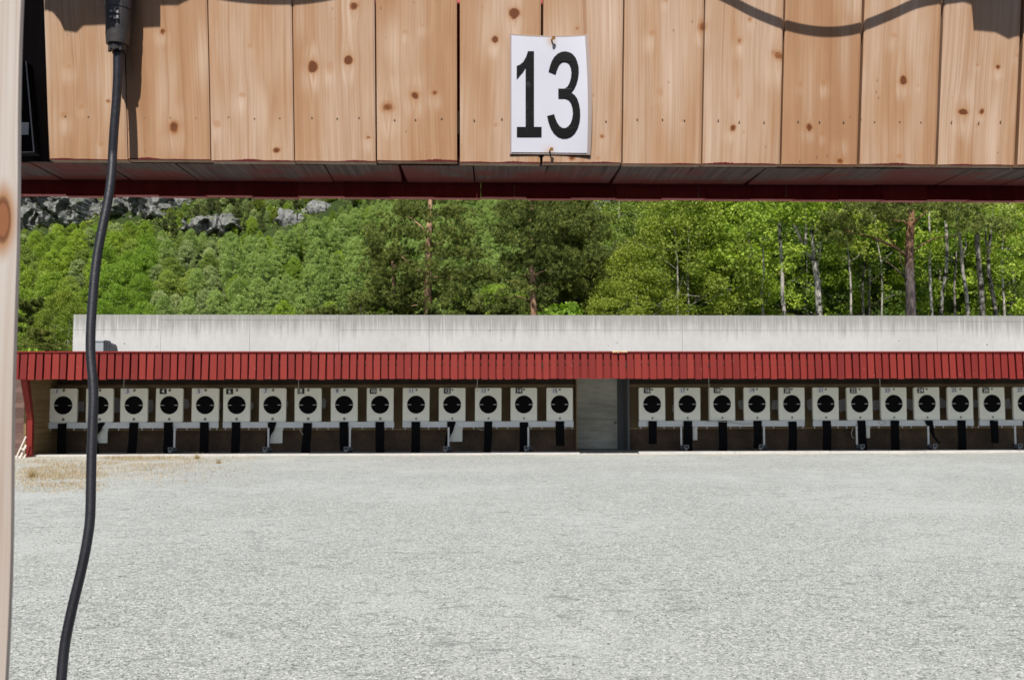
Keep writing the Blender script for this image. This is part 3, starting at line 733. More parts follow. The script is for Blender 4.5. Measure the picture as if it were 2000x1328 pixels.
# loose cables on the rails
for pts, lab in (([(1378, 824), (1388, 822), (1400, 822.5), (1425, 824.5), (1450, 827.5), (1470, 828)], 'thin grey cable lying along the rail under targets 17 to 19'),
                 ([(585, 835), (586, 840), (589, 845), (592, 849)], 'thin curl of cable under the rail beside target 8'),
                 ([(933, 833), (935, 837), (940, 840), (945, 839)], 'thin curl of cable under the rail beside target 13'),
                 ([(1666, 836), (1663, 844), (1664, 852), (1668, 856)], 'thin curl of cable hanging left of target 22 belt'),
                 ([(1715, 826), (1718, 821.5), (1725, 821), (1731, 824), (1728, 829), (1719, 830)], 'small coil of cable on the rail beside target 23')):
    Y = YT - 0.09; p = [P(a, b, Y) for a, b in pts]; m = MB(); m.tube(p, 0.009, 6)
    tag(m.build('loose_cable', MAT['wire'], shift=p[0]), lab, 'cable', 'loose cables at the rails')
# leaning white trestle by the end post
Y = 26.2; t = thing('white_trestle', 'two weathered white wooden bars leaning against the red end post', 'trestle', P(40, 893, Y))
for a, b, w in (((30, 897), (51, 852), 0.022), ((38, 897), (51, 869), 0.03), ((46, 896), (51, 886), 0.02)):
    m = MB(); m.tube([P(*a, Y), P(*b, Y + 0.1)], w, 4); m.build('bar', MAT['ladder'], t)
m = MB(); m.tube([P(40, 877, Y - 0.02), P(51, 874, Y - .02)], 0.022, 4); m.build('crossbar', MAT['ladder'], t)

# ================================================================== FIRING SHED (near)
# the inner panel leans: its foot is farther away than its top
YB0 = 1.81; ZB0 = Z(317, YB0, 930); TILT = 0.135
def panel_pt(px, py, off=0.0):
    """point of the pixel's ray on the leaning panel plane, off metres towards the camera"""
    d = ray(px, py)   # plane: y + TILT*(z-ZB0) = YB0 - off
    t = (YB0 - off - TILT * (EYE - ZB0)) / (d.y + TILT * d.z)
    return Vector((d.x * t, d.y * t, EYE + d.z * t))
shed = thing('firing_shed', 'near shed front of knotty pine boards with red outer cladding framing the view', 'shed', (0, 1.9, 0))
seams = [95, 250, 412, 575, 735, 895.5, 1057.5, 1215, 1371, 1525, 1677, 1830, 1985, 2140, 2295]
gapw = [2, 2, 2, 2, 3, 6, 5, 3, 3, 4, 5, 6, 6, 6, 6]
# (px, py, radius px, stretch, board strength)
knots = [(318,62,6,1,1),(488,90,5,1,.4),(135,130,7,.7,.35),(340,250,11,1.3,.9),(126,226,8,.8,.45),(160,209,5,1,.45),(212,198,5,.8,.9),(424,242,7,1,.6),(198,281,5,1,.5),
 (540,294,9,.6,1),(473,186,8,.6,.5),(691,12,9,.9,1),(611,132,10,1.2,1.3),(681,118,10,1,1.3),(719,269,6,.6,.8),(645,132,8,1.8,.35),(790,62,6,.8,.4),(826,50,5,.8,.35),(757,209,15,.75,.8),(810,187,9,.9,1),(849,182,7,.8,.9),
 (1005,26,11,1.1,1.2),(967,77,8,1,1.1),(968,244,4,1,.6),(1127,56,4,.8,.8),(1117,308,8,.8,.9),(1176,267,5,1,.8),(1158,187,3,1,.7),(1168,309,6,.8,.5),
 (1273,65,8,.8,.45),(1372,53,9,1.3,.8),(1300,2,5,.6,.5),(1290,180,6,1.8,.35),(1332,235,3,1.5,.4),(1445,80,7,1.2,.7),(1465,38,5,1,.7),(1432,250,7,1.1,1),(1452,258,4,1,.4),(1442,180,4,4,.5),
 (1521,108,14,.7,.8),(1581,249,7,1.3,1),(1610,163,6,1,.5),(1564,165,5,1,.35),(1641,315,9,.8,.9),(1606,262,5,.8,.45),(1764,157,8,1.3,1.2),(1793,168,3,1,.6),(1746,70,7,.8,.4),(1756,306,5,.8,.6),
 (1950,131,6,1,1),(1910,127,3,1,.8),(1881,219,11,.55,1.3),(1918,218,6,1.2,1),(1911,245,3,1,.6),(1988,108,4,1,.5)]
import numpy as np
KN = []
for (px, py, r, st, s) in knots:
    p = panel_pt(px, py); KN.append((p.x, p.z, r / 1060 * 0.9, st, s))
ZTOP = 2.86
def build_panel():
    random.seed(3)
    V = []; F = []; gx = []; kn = []; rg = []; bd = []; ed = []; pa = []
    for b in range(len(seams) - 1):
        xa = panel_pt(seams[b], 317).x + gapw[b] / 1060 / 2; xb = panel_pt(seams[b+1], 317).x - gapw[b+1] / 1060 / 2
        nxx = 42; zb = ZB0 + random.uniform(-0.0015, 0.0015); slope = random.uniform(-0.001, 0.001)
        zvis = panel_pt(1000, -15).z
        zs = np.concatenate([np.linspace(0, zvis - zb, 130), np.linspace(zvis - zb, ZTOP - zb, 20)[1:]])
        yo = random.uniform(-0.0012, 0.0012); th = 0.021; n0 = len(V)
        XX, ZZ = np.meshgrid(np.linspace(xa, xb, nxx), zs)
        wz = zb + ZZ + slope * (XX - xa) / (xb - xa) * 0
        wY = YB0 - TILT * (wz - ZB0) + yo
        # a slightly cupped face with eased edges
        u = (XX - xa) / (xb - xa); e = np.minimum(u, 1 - u) * (xb - xa)
        wY = wY + np.where(e < 0.0018, (0.0018 - e) * 0.9, 0)
        G = XX.copy(); K = np.zeros_like(G); RG = np.zeros_like(G)
        PL = np.zeros_like(G); rb = np.random.default_rng(50 + b)
        nzs = [(rb.uniform(-1, 1) * 300, rb.uniform(-1, 1) * 300, rb.uniform(0, 6.28)) for _ in range(6)]
        WOB = sum(np.sin(XX * fx + wz * fz + p_) for fx, fz, p_ in nzs) / 6.0
        for _ in range(3):
            qx = rb.uniform(xa, xb); qz = zb + rb.uniform(0, .32); PL = np.maximum(PL, rb.uniform(.35, .8) * np.exp(-((XX - qx) / rb.uniform(.012, .03)) ** 2 - ((wz - qz) / rb.uniform(.04, .10)) ** 2))
        G += 0.0035 * np.sin(wz * 5 + b * 2.1) + 0.002 * np.sin(wz * 13 + b)
        for (kx, kz, r, st, s) in KN:
            if kx < xa - 0.01 or kx > xb + 0.01: continue
            dx = XX - kx; dz = (wz - kz) / max(st, 0.2) * 1.0
            d = np.sqrt(dx * dx + dz * dz + 0.25 * dx * dz * np.sin(kx * 90)) / r * (1 + .30 * WOB)
            PL = np.maximum(PL, (.75 if r > .005 else .4) * np.exp(-((dx + r * .3) / (r * 2.3)) ** 2 - ((wz - kz + r * 2.8) / (r * 2.6)) ** 2))
            if r > .0075: PL = np.maximum(PL, .5 * np.exp(-(dx / (r * 2.2)) ** 2 - ((wz - kz - r * 3) / (r * 2.2)) ** 2))
            K = np.maximum(K, min(s, 1.25) * np.exp(-(d / 1.05) ** 4) * 1.0 + 0.30 * s * np.exp(-(dx / (r * 1.5)) ** 2 - ((wz - kz) / (r * 4.0)) ** 2))
            RG = np.maximum(RG, np.exp(-((d - 0.95) / 0.16) ** 2) * min(1, s) * (s > .7))
            # the grain swerves round the knot
            G -= np.sign(dx) * r * 1.0 * np.exp(-np.abs(dx) / (r * 1.6)) * np.exp(-((wz - kz) / (r * 3.2)) ** 2) * min(1, s)
        for j in range(XX.shape[0]):
            for i in range(nxx):
                V.append((XX[j, i], wY[j, i], wz[j, i]))
        gx += list(G.ravel()); pa += list(PL.ravel()); kn += list(K.ravel()); rg += list(RG.ravel()); bd += [b * 0.37 + 0.1] * XX.size; ed += list(ZZ.ravel())
        rows = XX.shape[0]
        for j in range(rows - 1):
            for i in range(nxx - 1):
                a = n0 + j * nxx + i; F.append((a, a + 1, a + nxx + 1, a + nxx))
        # sides and back
        q = len(V)
        cs = [n0, n0 + nxx - 1, n0 + (rows - 1) * nxx + nxx - 1, n0 + (rows - 1) * nxx]
        for c in cs:
            x, y, z = V[c]; V.append((x, y + th, z)); gx.append(x); kn.append(0); rg.append(0); bd.append(b * .37 + .1); ed.append(1); pa.append(0)
        for c in cs:
            x, y, z = V[c]; V.append((x, y + 0.0008, z)); gx.append(x); kn.append(0); rg.append(0); bd.append(b * .37 + .1); ed.append(1); pa.append(0)
        F += [(q+1, q, q+3, q+2), (q+4, q+7, q+3, q), (q+5, q+1, q+2, q+6), (q+4, q, q+1, q+5), (q+7, q+6, q+2, q+3)]
    nb = len(F)
    me = bpy.data.meshes.new('board_panel'); L = Vector(shed.location)
    nail = MB()
    for b in range(len(seams) - 1):
        for k in range(3):
            px = seams[b] + (seams[b+1] - seams[b]) * (0.2 + 0.3 * k + random.uniform(-.03, .03))
            nail.cyl(panel_pt(px, 233 + (px - 1000) * 0.006 + random.uniform(-2, 2), 0.0005), (0, -1, 0), 0.0014, 0.0008, 8)
    off = len(V)
    for v in nail.v: V.append(v); gx.append(0); kn.append(0); rg.append(0); bd.append(0); ed.append(1); pa.append(0)
    for f in nail.f: F.append([off + i for i in f])
    me.from_pydata([(x - L.x, y - L.y, z - L.z) for x, y, z in V], [], F)
    for nme, arr in (('gx', gx), ('knot', kn), ('ring', rg), ('board', bd), ('edge', ed), ('pale', pa)):
        a = me.attributes.new(nme, 'FLOAT', 'POINT'); a.data.foreach_set('value', arr)
    me.materials.append(MAT['pine']); me.materials.append(MAT['naildot'])
    me.polygons.foreach_set('material_index', [0] * nb + [1] * len(nail.f)); me.update()
    o = bpy.data.objects.new('board_panel', me); COL.objects.link(o); o.parent = shed
build_panel()
# soffit: short boards from the panel's foot out to the red cladding
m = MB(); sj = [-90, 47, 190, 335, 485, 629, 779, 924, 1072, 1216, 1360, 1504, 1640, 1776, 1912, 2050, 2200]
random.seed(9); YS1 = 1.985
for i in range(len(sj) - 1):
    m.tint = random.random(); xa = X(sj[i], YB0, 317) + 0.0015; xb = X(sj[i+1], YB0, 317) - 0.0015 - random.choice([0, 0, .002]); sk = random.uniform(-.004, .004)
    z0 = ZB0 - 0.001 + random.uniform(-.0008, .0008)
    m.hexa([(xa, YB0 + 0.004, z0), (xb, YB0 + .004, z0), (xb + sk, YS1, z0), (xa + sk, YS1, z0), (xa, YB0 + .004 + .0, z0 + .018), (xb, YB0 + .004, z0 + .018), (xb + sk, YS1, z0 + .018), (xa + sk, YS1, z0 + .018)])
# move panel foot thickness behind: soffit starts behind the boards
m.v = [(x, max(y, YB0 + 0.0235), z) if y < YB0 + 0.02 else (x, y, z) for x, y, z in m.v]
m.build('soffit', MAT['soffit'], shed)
# outer red cladding, seen from behind
m = MB(); x = X(-60, 2.0); random.seed(14); i = 0
while x < X(2150, 2.0):
    m.tint = random.random(); w = 0.0945 if i % 3 else 0.092
    zc0 = Z(388, 2.0, 930) + (0.0012 if i % 2 else -0.0012) + random.uniform(-.0008, .0008); yo = 0.004 * (i % 2)
    m.box(x, x + w - 0.0006, 1.99 + yo * 0.35, 2.01 + yo, zc0, ZTOP + 0.05); x += w; i += 1
m.build('outer_cladding', MAT['fascia_red'], shed)
# chipped splinters of bare wood at the joints
m = MB()
for px in (1005, 1364, 1535, 660):
    a = P(px, 362, 1.9885); b = P(px, 385 if px != 660 else 366, 1.9885); m.box(a.x - .0008, a.x + .0012, 1.9878, 1.9893, b.z, a.z)
m.build('splinter', MAT['batten'], shed)
m = MB(); a = P(500, 218, 1.85); b = P(1200, 268, 1.85); m.box(X(500, 1.84), X(1200, 1.84), 1.834, 1.86, b.z, a.z); m.build('batten', MAT['batten'], shed)
# near post on the left, turned a little towards the camera
Yp = 0.95; e0 = P(33, 690, Yp)
ang = math.atan2(-e0.x, Yp) + R(1.5)
ux = Vector((math.cos(ang), math.sin(ang), 0)); uy = Vector((-math.sin(ang), math.cos(ang), 0))
c0 = Vector((e0.x, e0.y, 0)); wv, tv = 0.10, 0.045
post = MB(); rows = 90; nxp = 14
def postpt(u, v, z): return c0 - ux * u + uy * v + Vector((0, 0, z))
for j in range(rows):
    z = -0.02 + (2.84) * j / (rows - 1); wob = 0.0012 * math.sin(z * 7) + 0.0008 * math.sin(z * 19 + 1)
    for (u, v) in ((wob, 0.003), (wob + .003, 0), (wv * .5, 0), (wv - .003, 0), (wv, .003), (wv, tv), (wob, tv)):
        post.v.append(tuple(postpt(u, v, z))); post.t.append(.5)
for j in range(rows - 1):
    for e in range(7):
        a = j * 7 + e; b = j * 7 + (e + 1) % 7; post.f.append((a, a + 7, b + 7, b)); post.m.append(0)
post.f.append(tuple(range(7))); post.m.append(0); post.f.append(tuple(range((rows-1)*7, rows*7))[::-1]); post.m.append(0)
def post_mat():
    m = M('planed_post_wood', 0.6, 0.25); g = m.n('NewGeometry'); s = m.sep(g.outputs['Position'])
    kp = P(12, 432, Yp + .0); 
    dx = m.math('MULTIPLY', m.math('SUBTRACT', s[0], kp.x), 1 / 0.0058); dz = m.math('MULTIPLY', m.math('SUBTRACT', s[2], kp.z), 1 / 0.021)
    d = m.math('SQRT', m.math('ADD', m.math('MULTIPLY', dx, dx), m.math('MULTIPLY', dz, dz)))
    bend = m.math('MULTIPLY', m.math('DIVIDE', dx, m.math('ADD', m.math('MULTIPLY', d, d), 1.0)), -0.012)
    gxx = m.math('ADD', s[0], bend)
    v = m.comb(m.math('MULTIPLY', gxx, 300), 0.0, m.math('MULTIPLY', s[2], 1.4)); n = m.noise(v, 1, 4, 0.6, 0.3)
    v2 = m.comb(m.math('MULTIPLY', gxx, 40), 2.0, m.math('MULTIPLY', s[2], 2.4)); n2 = m.noise(v2, 1, 3, 0.6)
    c = m.ramp(m.math('ADD', m.math('MULTIPLY', n, .6), m.math('MULTIPLY', n2, .4)), [(0.3, (0.46, 0.33, 0.26)), (0.45, (0.62, 0.53, 0.47)), (0.65, (0.73, 0.68, 0.64))])
    c = m.mix(m.ss(d, 2.2, 1.0), c, (0.50, 0.27, 0.14)); c = m.mix(m.math('MULTIPLY', m.ss(d, 1.05, 0.85), .85), c, (0.33, 0.12, 0.055))
    c = m.mix(m.math('MULTIPLY', m.math('MULTIPLY', m.ss(d, .7, .85), m.ss(d, 1.2, 1.0)), .6), c, (0.12, 0.045, 0.02))
    m.color(c); m.bump(n, .2, .0012); return m.m
MAT['post2'] = post_mat()
post.build('post', MAT['post2'], shed)
# added upright, unseen behind the post, to shade the strip left of the first board
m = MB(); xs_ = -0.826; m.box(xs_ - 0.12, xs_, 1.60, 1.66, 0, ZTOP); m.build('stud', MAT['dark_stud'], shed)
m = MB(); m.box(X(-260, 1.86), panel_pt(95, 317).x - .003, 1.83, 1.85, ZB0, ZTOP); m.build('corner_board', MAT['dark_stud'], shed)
# roof with a gap shaped to let the sun in, side and back walls of the shed
m = MB(); m.box(-3.4, 3.6, -3.6, -0.18, 2.92, 2.98); m.box(-3.4, 3.6, 1.70, 2.3, 2.92, 2.98); m.build('roof', MAT['shed'], shed)
m = MB(); m.box(-3.4, -3.35, -3.6, 1.98, 0, 2.915); m.box(3.55, 3.6, -3.6, 1.98, 0, 2.915); m.box(-3.35, 3.55, -3.6, -3.55, 0, 2.915); m.build('wall', MAT['shed'], shed)
m = MB(); m.box(-3.34, 3.54, -3.54, 1.6, 0.003, 0.04); m.build('floor', MAT['shedfloor'], shed)

# black device beside the panel
t = thing('black_display', 'black panel with thin grey edge hanging in the dark corner beside the post', 'display', P(50, 300, 1.78))
Y = 1.78
m = MB(); q = [P(20, 120, Y), P(50, 120, Y), P(65, 297, Y), P(20, 297, Y)]
m.hexa([(q[3].x, Y, q[3].z), (q[2].x, Y, q[2].z), (q[2].x, Y + .03, q[2].z), (q[3].x, Y + .03, q[3].z), (q[0].x, Y, q[0].z), (q[1].x, Y, q[1].z), (q[1].x, Y + .03, q[1].z), (q[0].x, Y + .03, q[0].z)]); m.build('housing', MAT['black'], t)
m = MB(); m.tube([P(50.5, 120, Y - .001), P(66, 297, Y - .001), P(20, 297.5, Y - .001)], .0012, 6); m.build('rim', MAT['lampgrey'], t)
m = MB(); a = P(40, 240, Y); b = P(56, 264, Y); m.box(a.x, b.x, Y - .002, Y, b.z, a.z); m.build('sticker', MAT['whiteboard'], t)

# number sign 13
sg = thing('number_sign', 'laminated white sheet with a large black 13 nailed to the pine boards', 'sign', panel_pt(1075, 300))
def curl(px, py):
    u = (px - 1075) / 75.0; v = (py - 186) / 115.0
    side = 0.0012 + (0.0060 * u ** 2.4 * (0.45 + 0.55 * (1 - v * v)) if u > 0 else 0.0006 * u * u)
    return side
def sheet(x0, x1, y0, y1, off, name, mat, stain=False, n=22, bow=0):
    V = []; F = []; st = []
    for j in range(n + 1):
        for i in range(n + 1):
            a = i / n; b = j / n; px = x0 + (x1 - x0) * a; py = y0 + (y1 - y0) * b
            # top edge dips in the middle at the nail, sheet slightly turned
            py += 4.0 * (1 - (2 * a - 1) ** 2) * (1 - b) * 0.8 + (px - 1075) * 0.012 - 3.0 * (1 - (2*a-1) ** 2) * b * 0.0
            px += bow * math.sin(b * math.pi * .9 + .1) * a * a + b * 4 * a
            V.append(panel_pt(px, py, curl(px, py) + off) )
            d1 = math.hypot((px - 1077), (py - 79) * .7) ; d2 = math.hypot((px - 1073) * .6, (py - 295))
            st.append(max(math.exp(-(d1 / 7) ** 2), math.exp(-(d2 / 6) ** 2)))
    for j in range(n):
        for i in range(n):
            a = j * (n + 1) + i; F.append((a, a + n + 1, a + n + 2, a + 1))
    L = parent_loc(sg); V2 = [v - L for v in V]
    N = len(V2); V2 += [v + Vector((0, .0006, 0)) for v in V2]
    F += [tuple(N + k for k in reversed(f)) for f in F]
    rim = [k for k in range(n + 1)] + [(k + 1) * (n + 1) + n for k in range(n)] + [n * (n + 1) + n - 1 - k for k in range(n)] + [(n - 1 - k) * (n + 1) for k in range(n - 1)]
    for k in range(len(rim)):
        a, b = rim[k], rim[(k + 1) % len(rim)]; F.append((a, b, N + b, N + a))
    me = bpy.data.meshes.new(name); me.from_pydata(V2, [], F); a = me.attributes.new('stain', 'FLOAT', 'POINT'); a.data.foreach_set('value', st + st)
    me.materials.append(mat); me.update()
    o = bpy.data.objects.new(name, me); COL.objects.link(o); o.parent = sg; return o
sheet(995.5, 1148, 67, 302, 0, 'laminate', MAT['laminate'], bow=6)
pap = sheet(999, 1142, 70.5, 298.5, 0.0009, 'paper', MAT['sign'], True, bow=4)
one = [(345,408),(362,403),(385,385),(402,355),(415,318),(452,318),(452,785),(499,785),(499,847),(346,847),(346,785),(400,785),(400,420),(385,445),(345,492)]
thr = [(542,445),(550,412),(562,378),(578,352),(600,332),(622,322),(645,319),(668,323),(690,335),(708,356),(720,384),(728,418),(729,450),(724,488),(714,522),(701,550),(683,574),(703,588),(720,612),(731,645),(737,682),(738,715),(734,755),(723,792),(705,824),(682,846),(655,856),(628,857),(600,847),(575,825),(556,795),(543,760),(533,718),(577,706),(584,732),(596,760),(611,781),(628,791),(645,792),(662,783),(677,765),(687,738),(692,705),(689,668),(680,638),(664,618),(643,610),(602,610),(602,549),(640,548),(657,538),(671,515),(680,483),(683,450),(679,420),(669,398),(655,387),(640,384),(624,387),(609,401),(597,425),(585,462)]
def digit(outline, name):
    pts = [(900 + x / 3.162, y / 3.162) for x, y in outline]
    # cut into thin horizontal slices so the digit follows the curled sheet
    fine = []
    for k in range(len(pts)):
        a, b = pts[k], pts[(k + 1) % len(pts)]; L = math.hypot(b[0]-a[0], b[1]-a[1]); n = max(1, int(L / 12))
        for q in range(n): fine.append((a[0] + (b[0]-a[0]) * q / n, a[1] + (b[1]-a[1]) * q / n))
    tri = tessellate_polygon([[Vector((x, -y, 0)) for x, y in fine]])
    V = []; N = len(fine)
    for dy in (0.0, 0.0004):
        for x, y in fine: V.append(panel_pt(x, y, curl(x, y) + 0.0009 + 0.0008 - dy))
    L = parent_loc(pap); me = bpy.data.meshes.new(name)
    F = [tuple(t) for t in tri] + [(i, (i+1) % N, N + (i+1) % N, N + i) for i in range(N)]
    me.from_pydata([v - L for v in V], [], F); me.materials.append(MAT['signink']); me.update()
    o = bpy.data.objects.new(name, me); COL.objects.link(o); o.parent = pap
digit(one, 'digit_one'); digit(thr, 'digit_three')
for (px, py) in ((1077, 79), (1073, 295)):
    p = panel_pt(px, py, 0.001); m = MB(); m.tube([p, p + Vector((0.001, -0.005, 0.0005)), p + Vector((0.0035, -0.0085, 0.001))], [0.0014, 0.0014, 0.0012], 8); m.cyl(p + Vector((0.0033, -0.0084, 0.001)), (0.3, -1, 0), 0.0036, 0.0011, 14)
    m.build('nail', MAT['nail'], sg)

# power cable hanging past the panel, with its plug
cab = thing('power_cable', 'black power cable with round plug hanging down in front of the pine boards', 'cable', P(120, 1328, 1.7))
pts = [(229.5, 70), (229.5, 95), (229.5, 150), (227, 200), (223, 250), (220, 300), (218.5, 330), (214.5, 370), (207, 412), (199, 450), (191.5, 490), (186, 530), (181.5, 580), (177.5, 640), (177, 690), (180.5, 735), (182.5, 775), (180.5, 840), (178.5, 900), (177.5, 960), (176, 1010), (172, 1045), (165, 1085), (155, 1130), (145, 1170), (136, 1210), (128, 1250), (123, 1290), (119, 1335), (112, 1400), (105, 1480), (100, 1600)]
def crs(p, n=6):
    o = []
    for i in range(len(p) - 1):
        a, b, c, d = p[max(i-1, 0)], p[i], p[i+1], p[min(i+2, len(p)-1)]
        for k in range(n):
            t = k / n; o.append(tuple(0.5 * (2*b[q] + (c[q]-a[q])*t + (2*a[q]-5*b[q]+4*c[q]-d[q])*t*t + (3*b[q]-a[q]-3*c[q]+d[q])*t**3) for q in range(len(b))))
    return o + [p[-1]]
YC = 1.746
m = MB(); path = [P(x, y, YC - (0.00 if y < 300 else min(.25, (y - 300) * 0.0002))) for x, y in crs(pts)]
m.tube(path, 0.0078, 16); m.build('cord', MAT['rubber'], cab, smooth=True)
def lathe(m, pa, pb, prof, n=28):
    m.tube([pa.lerp(pb, t) for t, r in prof], [r for t, r in prof], n)
m = MB(); pa, pb = P(236, -60, YC), P(228.5, 101, YC)
lathe(m, pa, pb, [(0, .0268), (.30, .0268), (.37, .0262), (.372, .0252), (.50, .0248), (.502, .0240), (.78, .0205), (.782, .0212), (.92, .0190), (.925, .0160), (.99, .0145), (1, .009)])
for k in range(8):
    a = 2 * math.pi * k / 8; c = pa.lerp(pb, .965); m.cyl(c + Vector((math.cos(a) * .0135, math.sin(a) * .0135, -.006)), (0, 0, 1), .0028, .014, 6)
m.build('plug', MAT['plug'], cab, smooth=False)
m = MB()
for (px, py, w, hh) in ((217, 22, 5, 5), (224, 20, 3, 8), (229, 23, 4, 5), (216, 33, 3, 3), (223, 34, 4, 6), (229, 33, 4, 6), (226, 15, 3, 2)):
    p = P(px, py, YC - .0252); m.box(p.x - w / 2200, p.x + w / 2200, p.y, p.y + .004, p.z - hh / 2200, p.z + hh / 2200)
m.build('embossing', MAT['mark'], cab)
# the other plugs and the slack cable hang above the frame; the sun throws their shadows on the boards
def back(px, py, t):
    p = panel_pt(px, py, 0); k = t / SDIR.y; return p - SDIR * k
def caster(name, poly, t, label, cat, mat, thick=0.03):
    P0 = [back(x, y, t) for x, y in poly]; c = P0[0].copy()
    m = MB(); n = len(P0); tri = tessellate_polygon([[Vector((p.x, p.z, 0)) for p in P0]])
    V = P0 + [p - SDIR * thick for p in P0]
    m.poly(V, [tuple(q) for q in tri] + [tuple(n + i for i in reversed(q)) for q in tri] + [(i, (i+1) % n, n + (i+1) % n, n + i) for i in range(n)])
    return tag(m.build(name, mat, shift=c), label, cat)
caster('socket_block', [(86, 20), (104, 26), (118, 44), (126, 62), (150, 65), (163, 52), (206, 50), (206, -260), (86, -260)], 0.17, 'dark socket block above the frame casting the shadow left of the plug', 'socket', MAT['plug'])
caster('hanging_coupler', [(206, 50), (236, 60), (238, 176), (262, 180), (268, 130), (276, 58), (314, 56), (314, 14), (348, 14), (372, 2), (372, -260), (206, -260)], 0.15, 'dark coupler above the frame casting the stepped shadow right of the plug', 'coupler', MAT['plug'])
caster('socket_strip', [(1868, -2), (1898, 8), (1902, 58), (1945, 62), (1970, 75), (2010, 62), (2080, 60), (2080, -260), (1868, -260)], 0.17, 'dark socket strip above the frame casting the blocky shadow at top right', 'socket', MAT['plug'])
def slack(pts, t, label):
    p = [back(x, y, t) for x, y in crs(pts, 5)]; m = MB(); m.tube(p, 0.0048, 12)
    tag(m.build('slack_cable', MAT['rubber'], shift=p[0], smooth=True), label, 'cable', 'slack cables above the frame')
slack([(1300, -60), (1360, -32), (1420, -4), (1470, 22), (1530, 46), (1580, 58), (1630, 61), (1680, 53), (1740, 30), (1790, 8), (1840, -2), (1900, -10)], 0.12, 'slack cable whose sagging shadow crosses the boards at top right')
slack([(340, -30), (400, -14), (470, -3), (540, 1), (600, -2), (660, -12), (740, -30)], 0.12, 'slack cable whose shadow grazes the top of the boards at left')

#FOREST
# ================================================================== DRY GRASS, WEEDS
def blades(rng, bases, hmin, hmax, w, spread, per):
    C = np.repeat(bases, per, axis=0); n = len(C); C = C + np.c_[rng.normal(0, spread, (n, 2)), np.zeros(n)]
    h = rng.uniform(hmin, hmax, n); a = rng.uniform(0, 2*np.pi, n); lean = rng.normal(0, 0.45, (n, 2)) * h[:, None]
    s = np.c_[np.cos(a), np.sin(a), np.zeros(n)] * w
    tip = C + np.c_[lean, h]
    V = np.empty((n * 3, 3)); V[0::3] = C - s; V[1::3] = C + s; V[2::3] = tip
    return V, np.arange(n * 3).reshape(-1, 3), np.repeat(rng.uniform(0, 1, n), 3)
def npmesh(name, V, F, tint, mat):
    me = bpy.data.meshes.new(name); k = F.shape[1]; me.vertices.add(len(V)); me.vertices.foreach_set('co', V.astype(np.float32).ravel())
    me.loops.add(F.size); me.loops.foreach_set('vertex_index', F.astype(np.int32).ravel())
    me.polygons.add(len(F)); me.polygons.foreach_set('loop_start', np.arange(0, F.size, k, dtype=np.int32)); 
    me.update(calc_edges=True); a = me.attributes.new('tint', 'FLOAT', 'POINT'); a.data.foreach_set('value', tint.astype(np.float32))
    me.materials.append(mat); return me
rng = np.random.default_rng(8)
B = []
for k in range(2000):
    px = rng.triangular(20, 60, 520); py = 892 + rng.exponential(14) + (0 if px > 200 else rng.uniform(0, 45))
    if py > 965: continue
    d = ray(px, py); t = -EYE / d.z; q = d * t
    if mnoise.noise(Vector((q.x * .8, q.y * .8, 0))) > -0.22 and q.y < 26.6: B.append((q.x, q.y, 0))
B = np.array(B); V, F, T = blades(rng, B, .015, .09, .003, .12, 7)
o = bpy.data.objects.new('dry_grass', npmesh('dry_grass', V, F, T, MAT['straw'])); COL.objects.link(o)
tag(o, 'thin dry grass and straw on the gravel by the left end of the house', 'grass', kind='stuff')
for (px, py, hh, lab) in ((62, 932, .28, 'brown dead weed standing in the gravel near the left post'), (428, 905, .16, 'small dark weed sprouting from the gravel below target 5'), (385, 896, .2, 'dry yellow weed by the kerb below target 4')):
    d = ray(px, py); q = d * (-EYE / d.z); V, F, T = blades(rng, np.array([(0, 0, 0)]), hh * .3, hh, .007, .02 + .05 * hh, 46)
    o = bpy.data.objects.new('weed', npmesh('weed', V, F, T * .5, MAT['straw'])); COL.objects.link(o); o.location = (q.x, q.y, 0); tag(o, lab, 'weed')

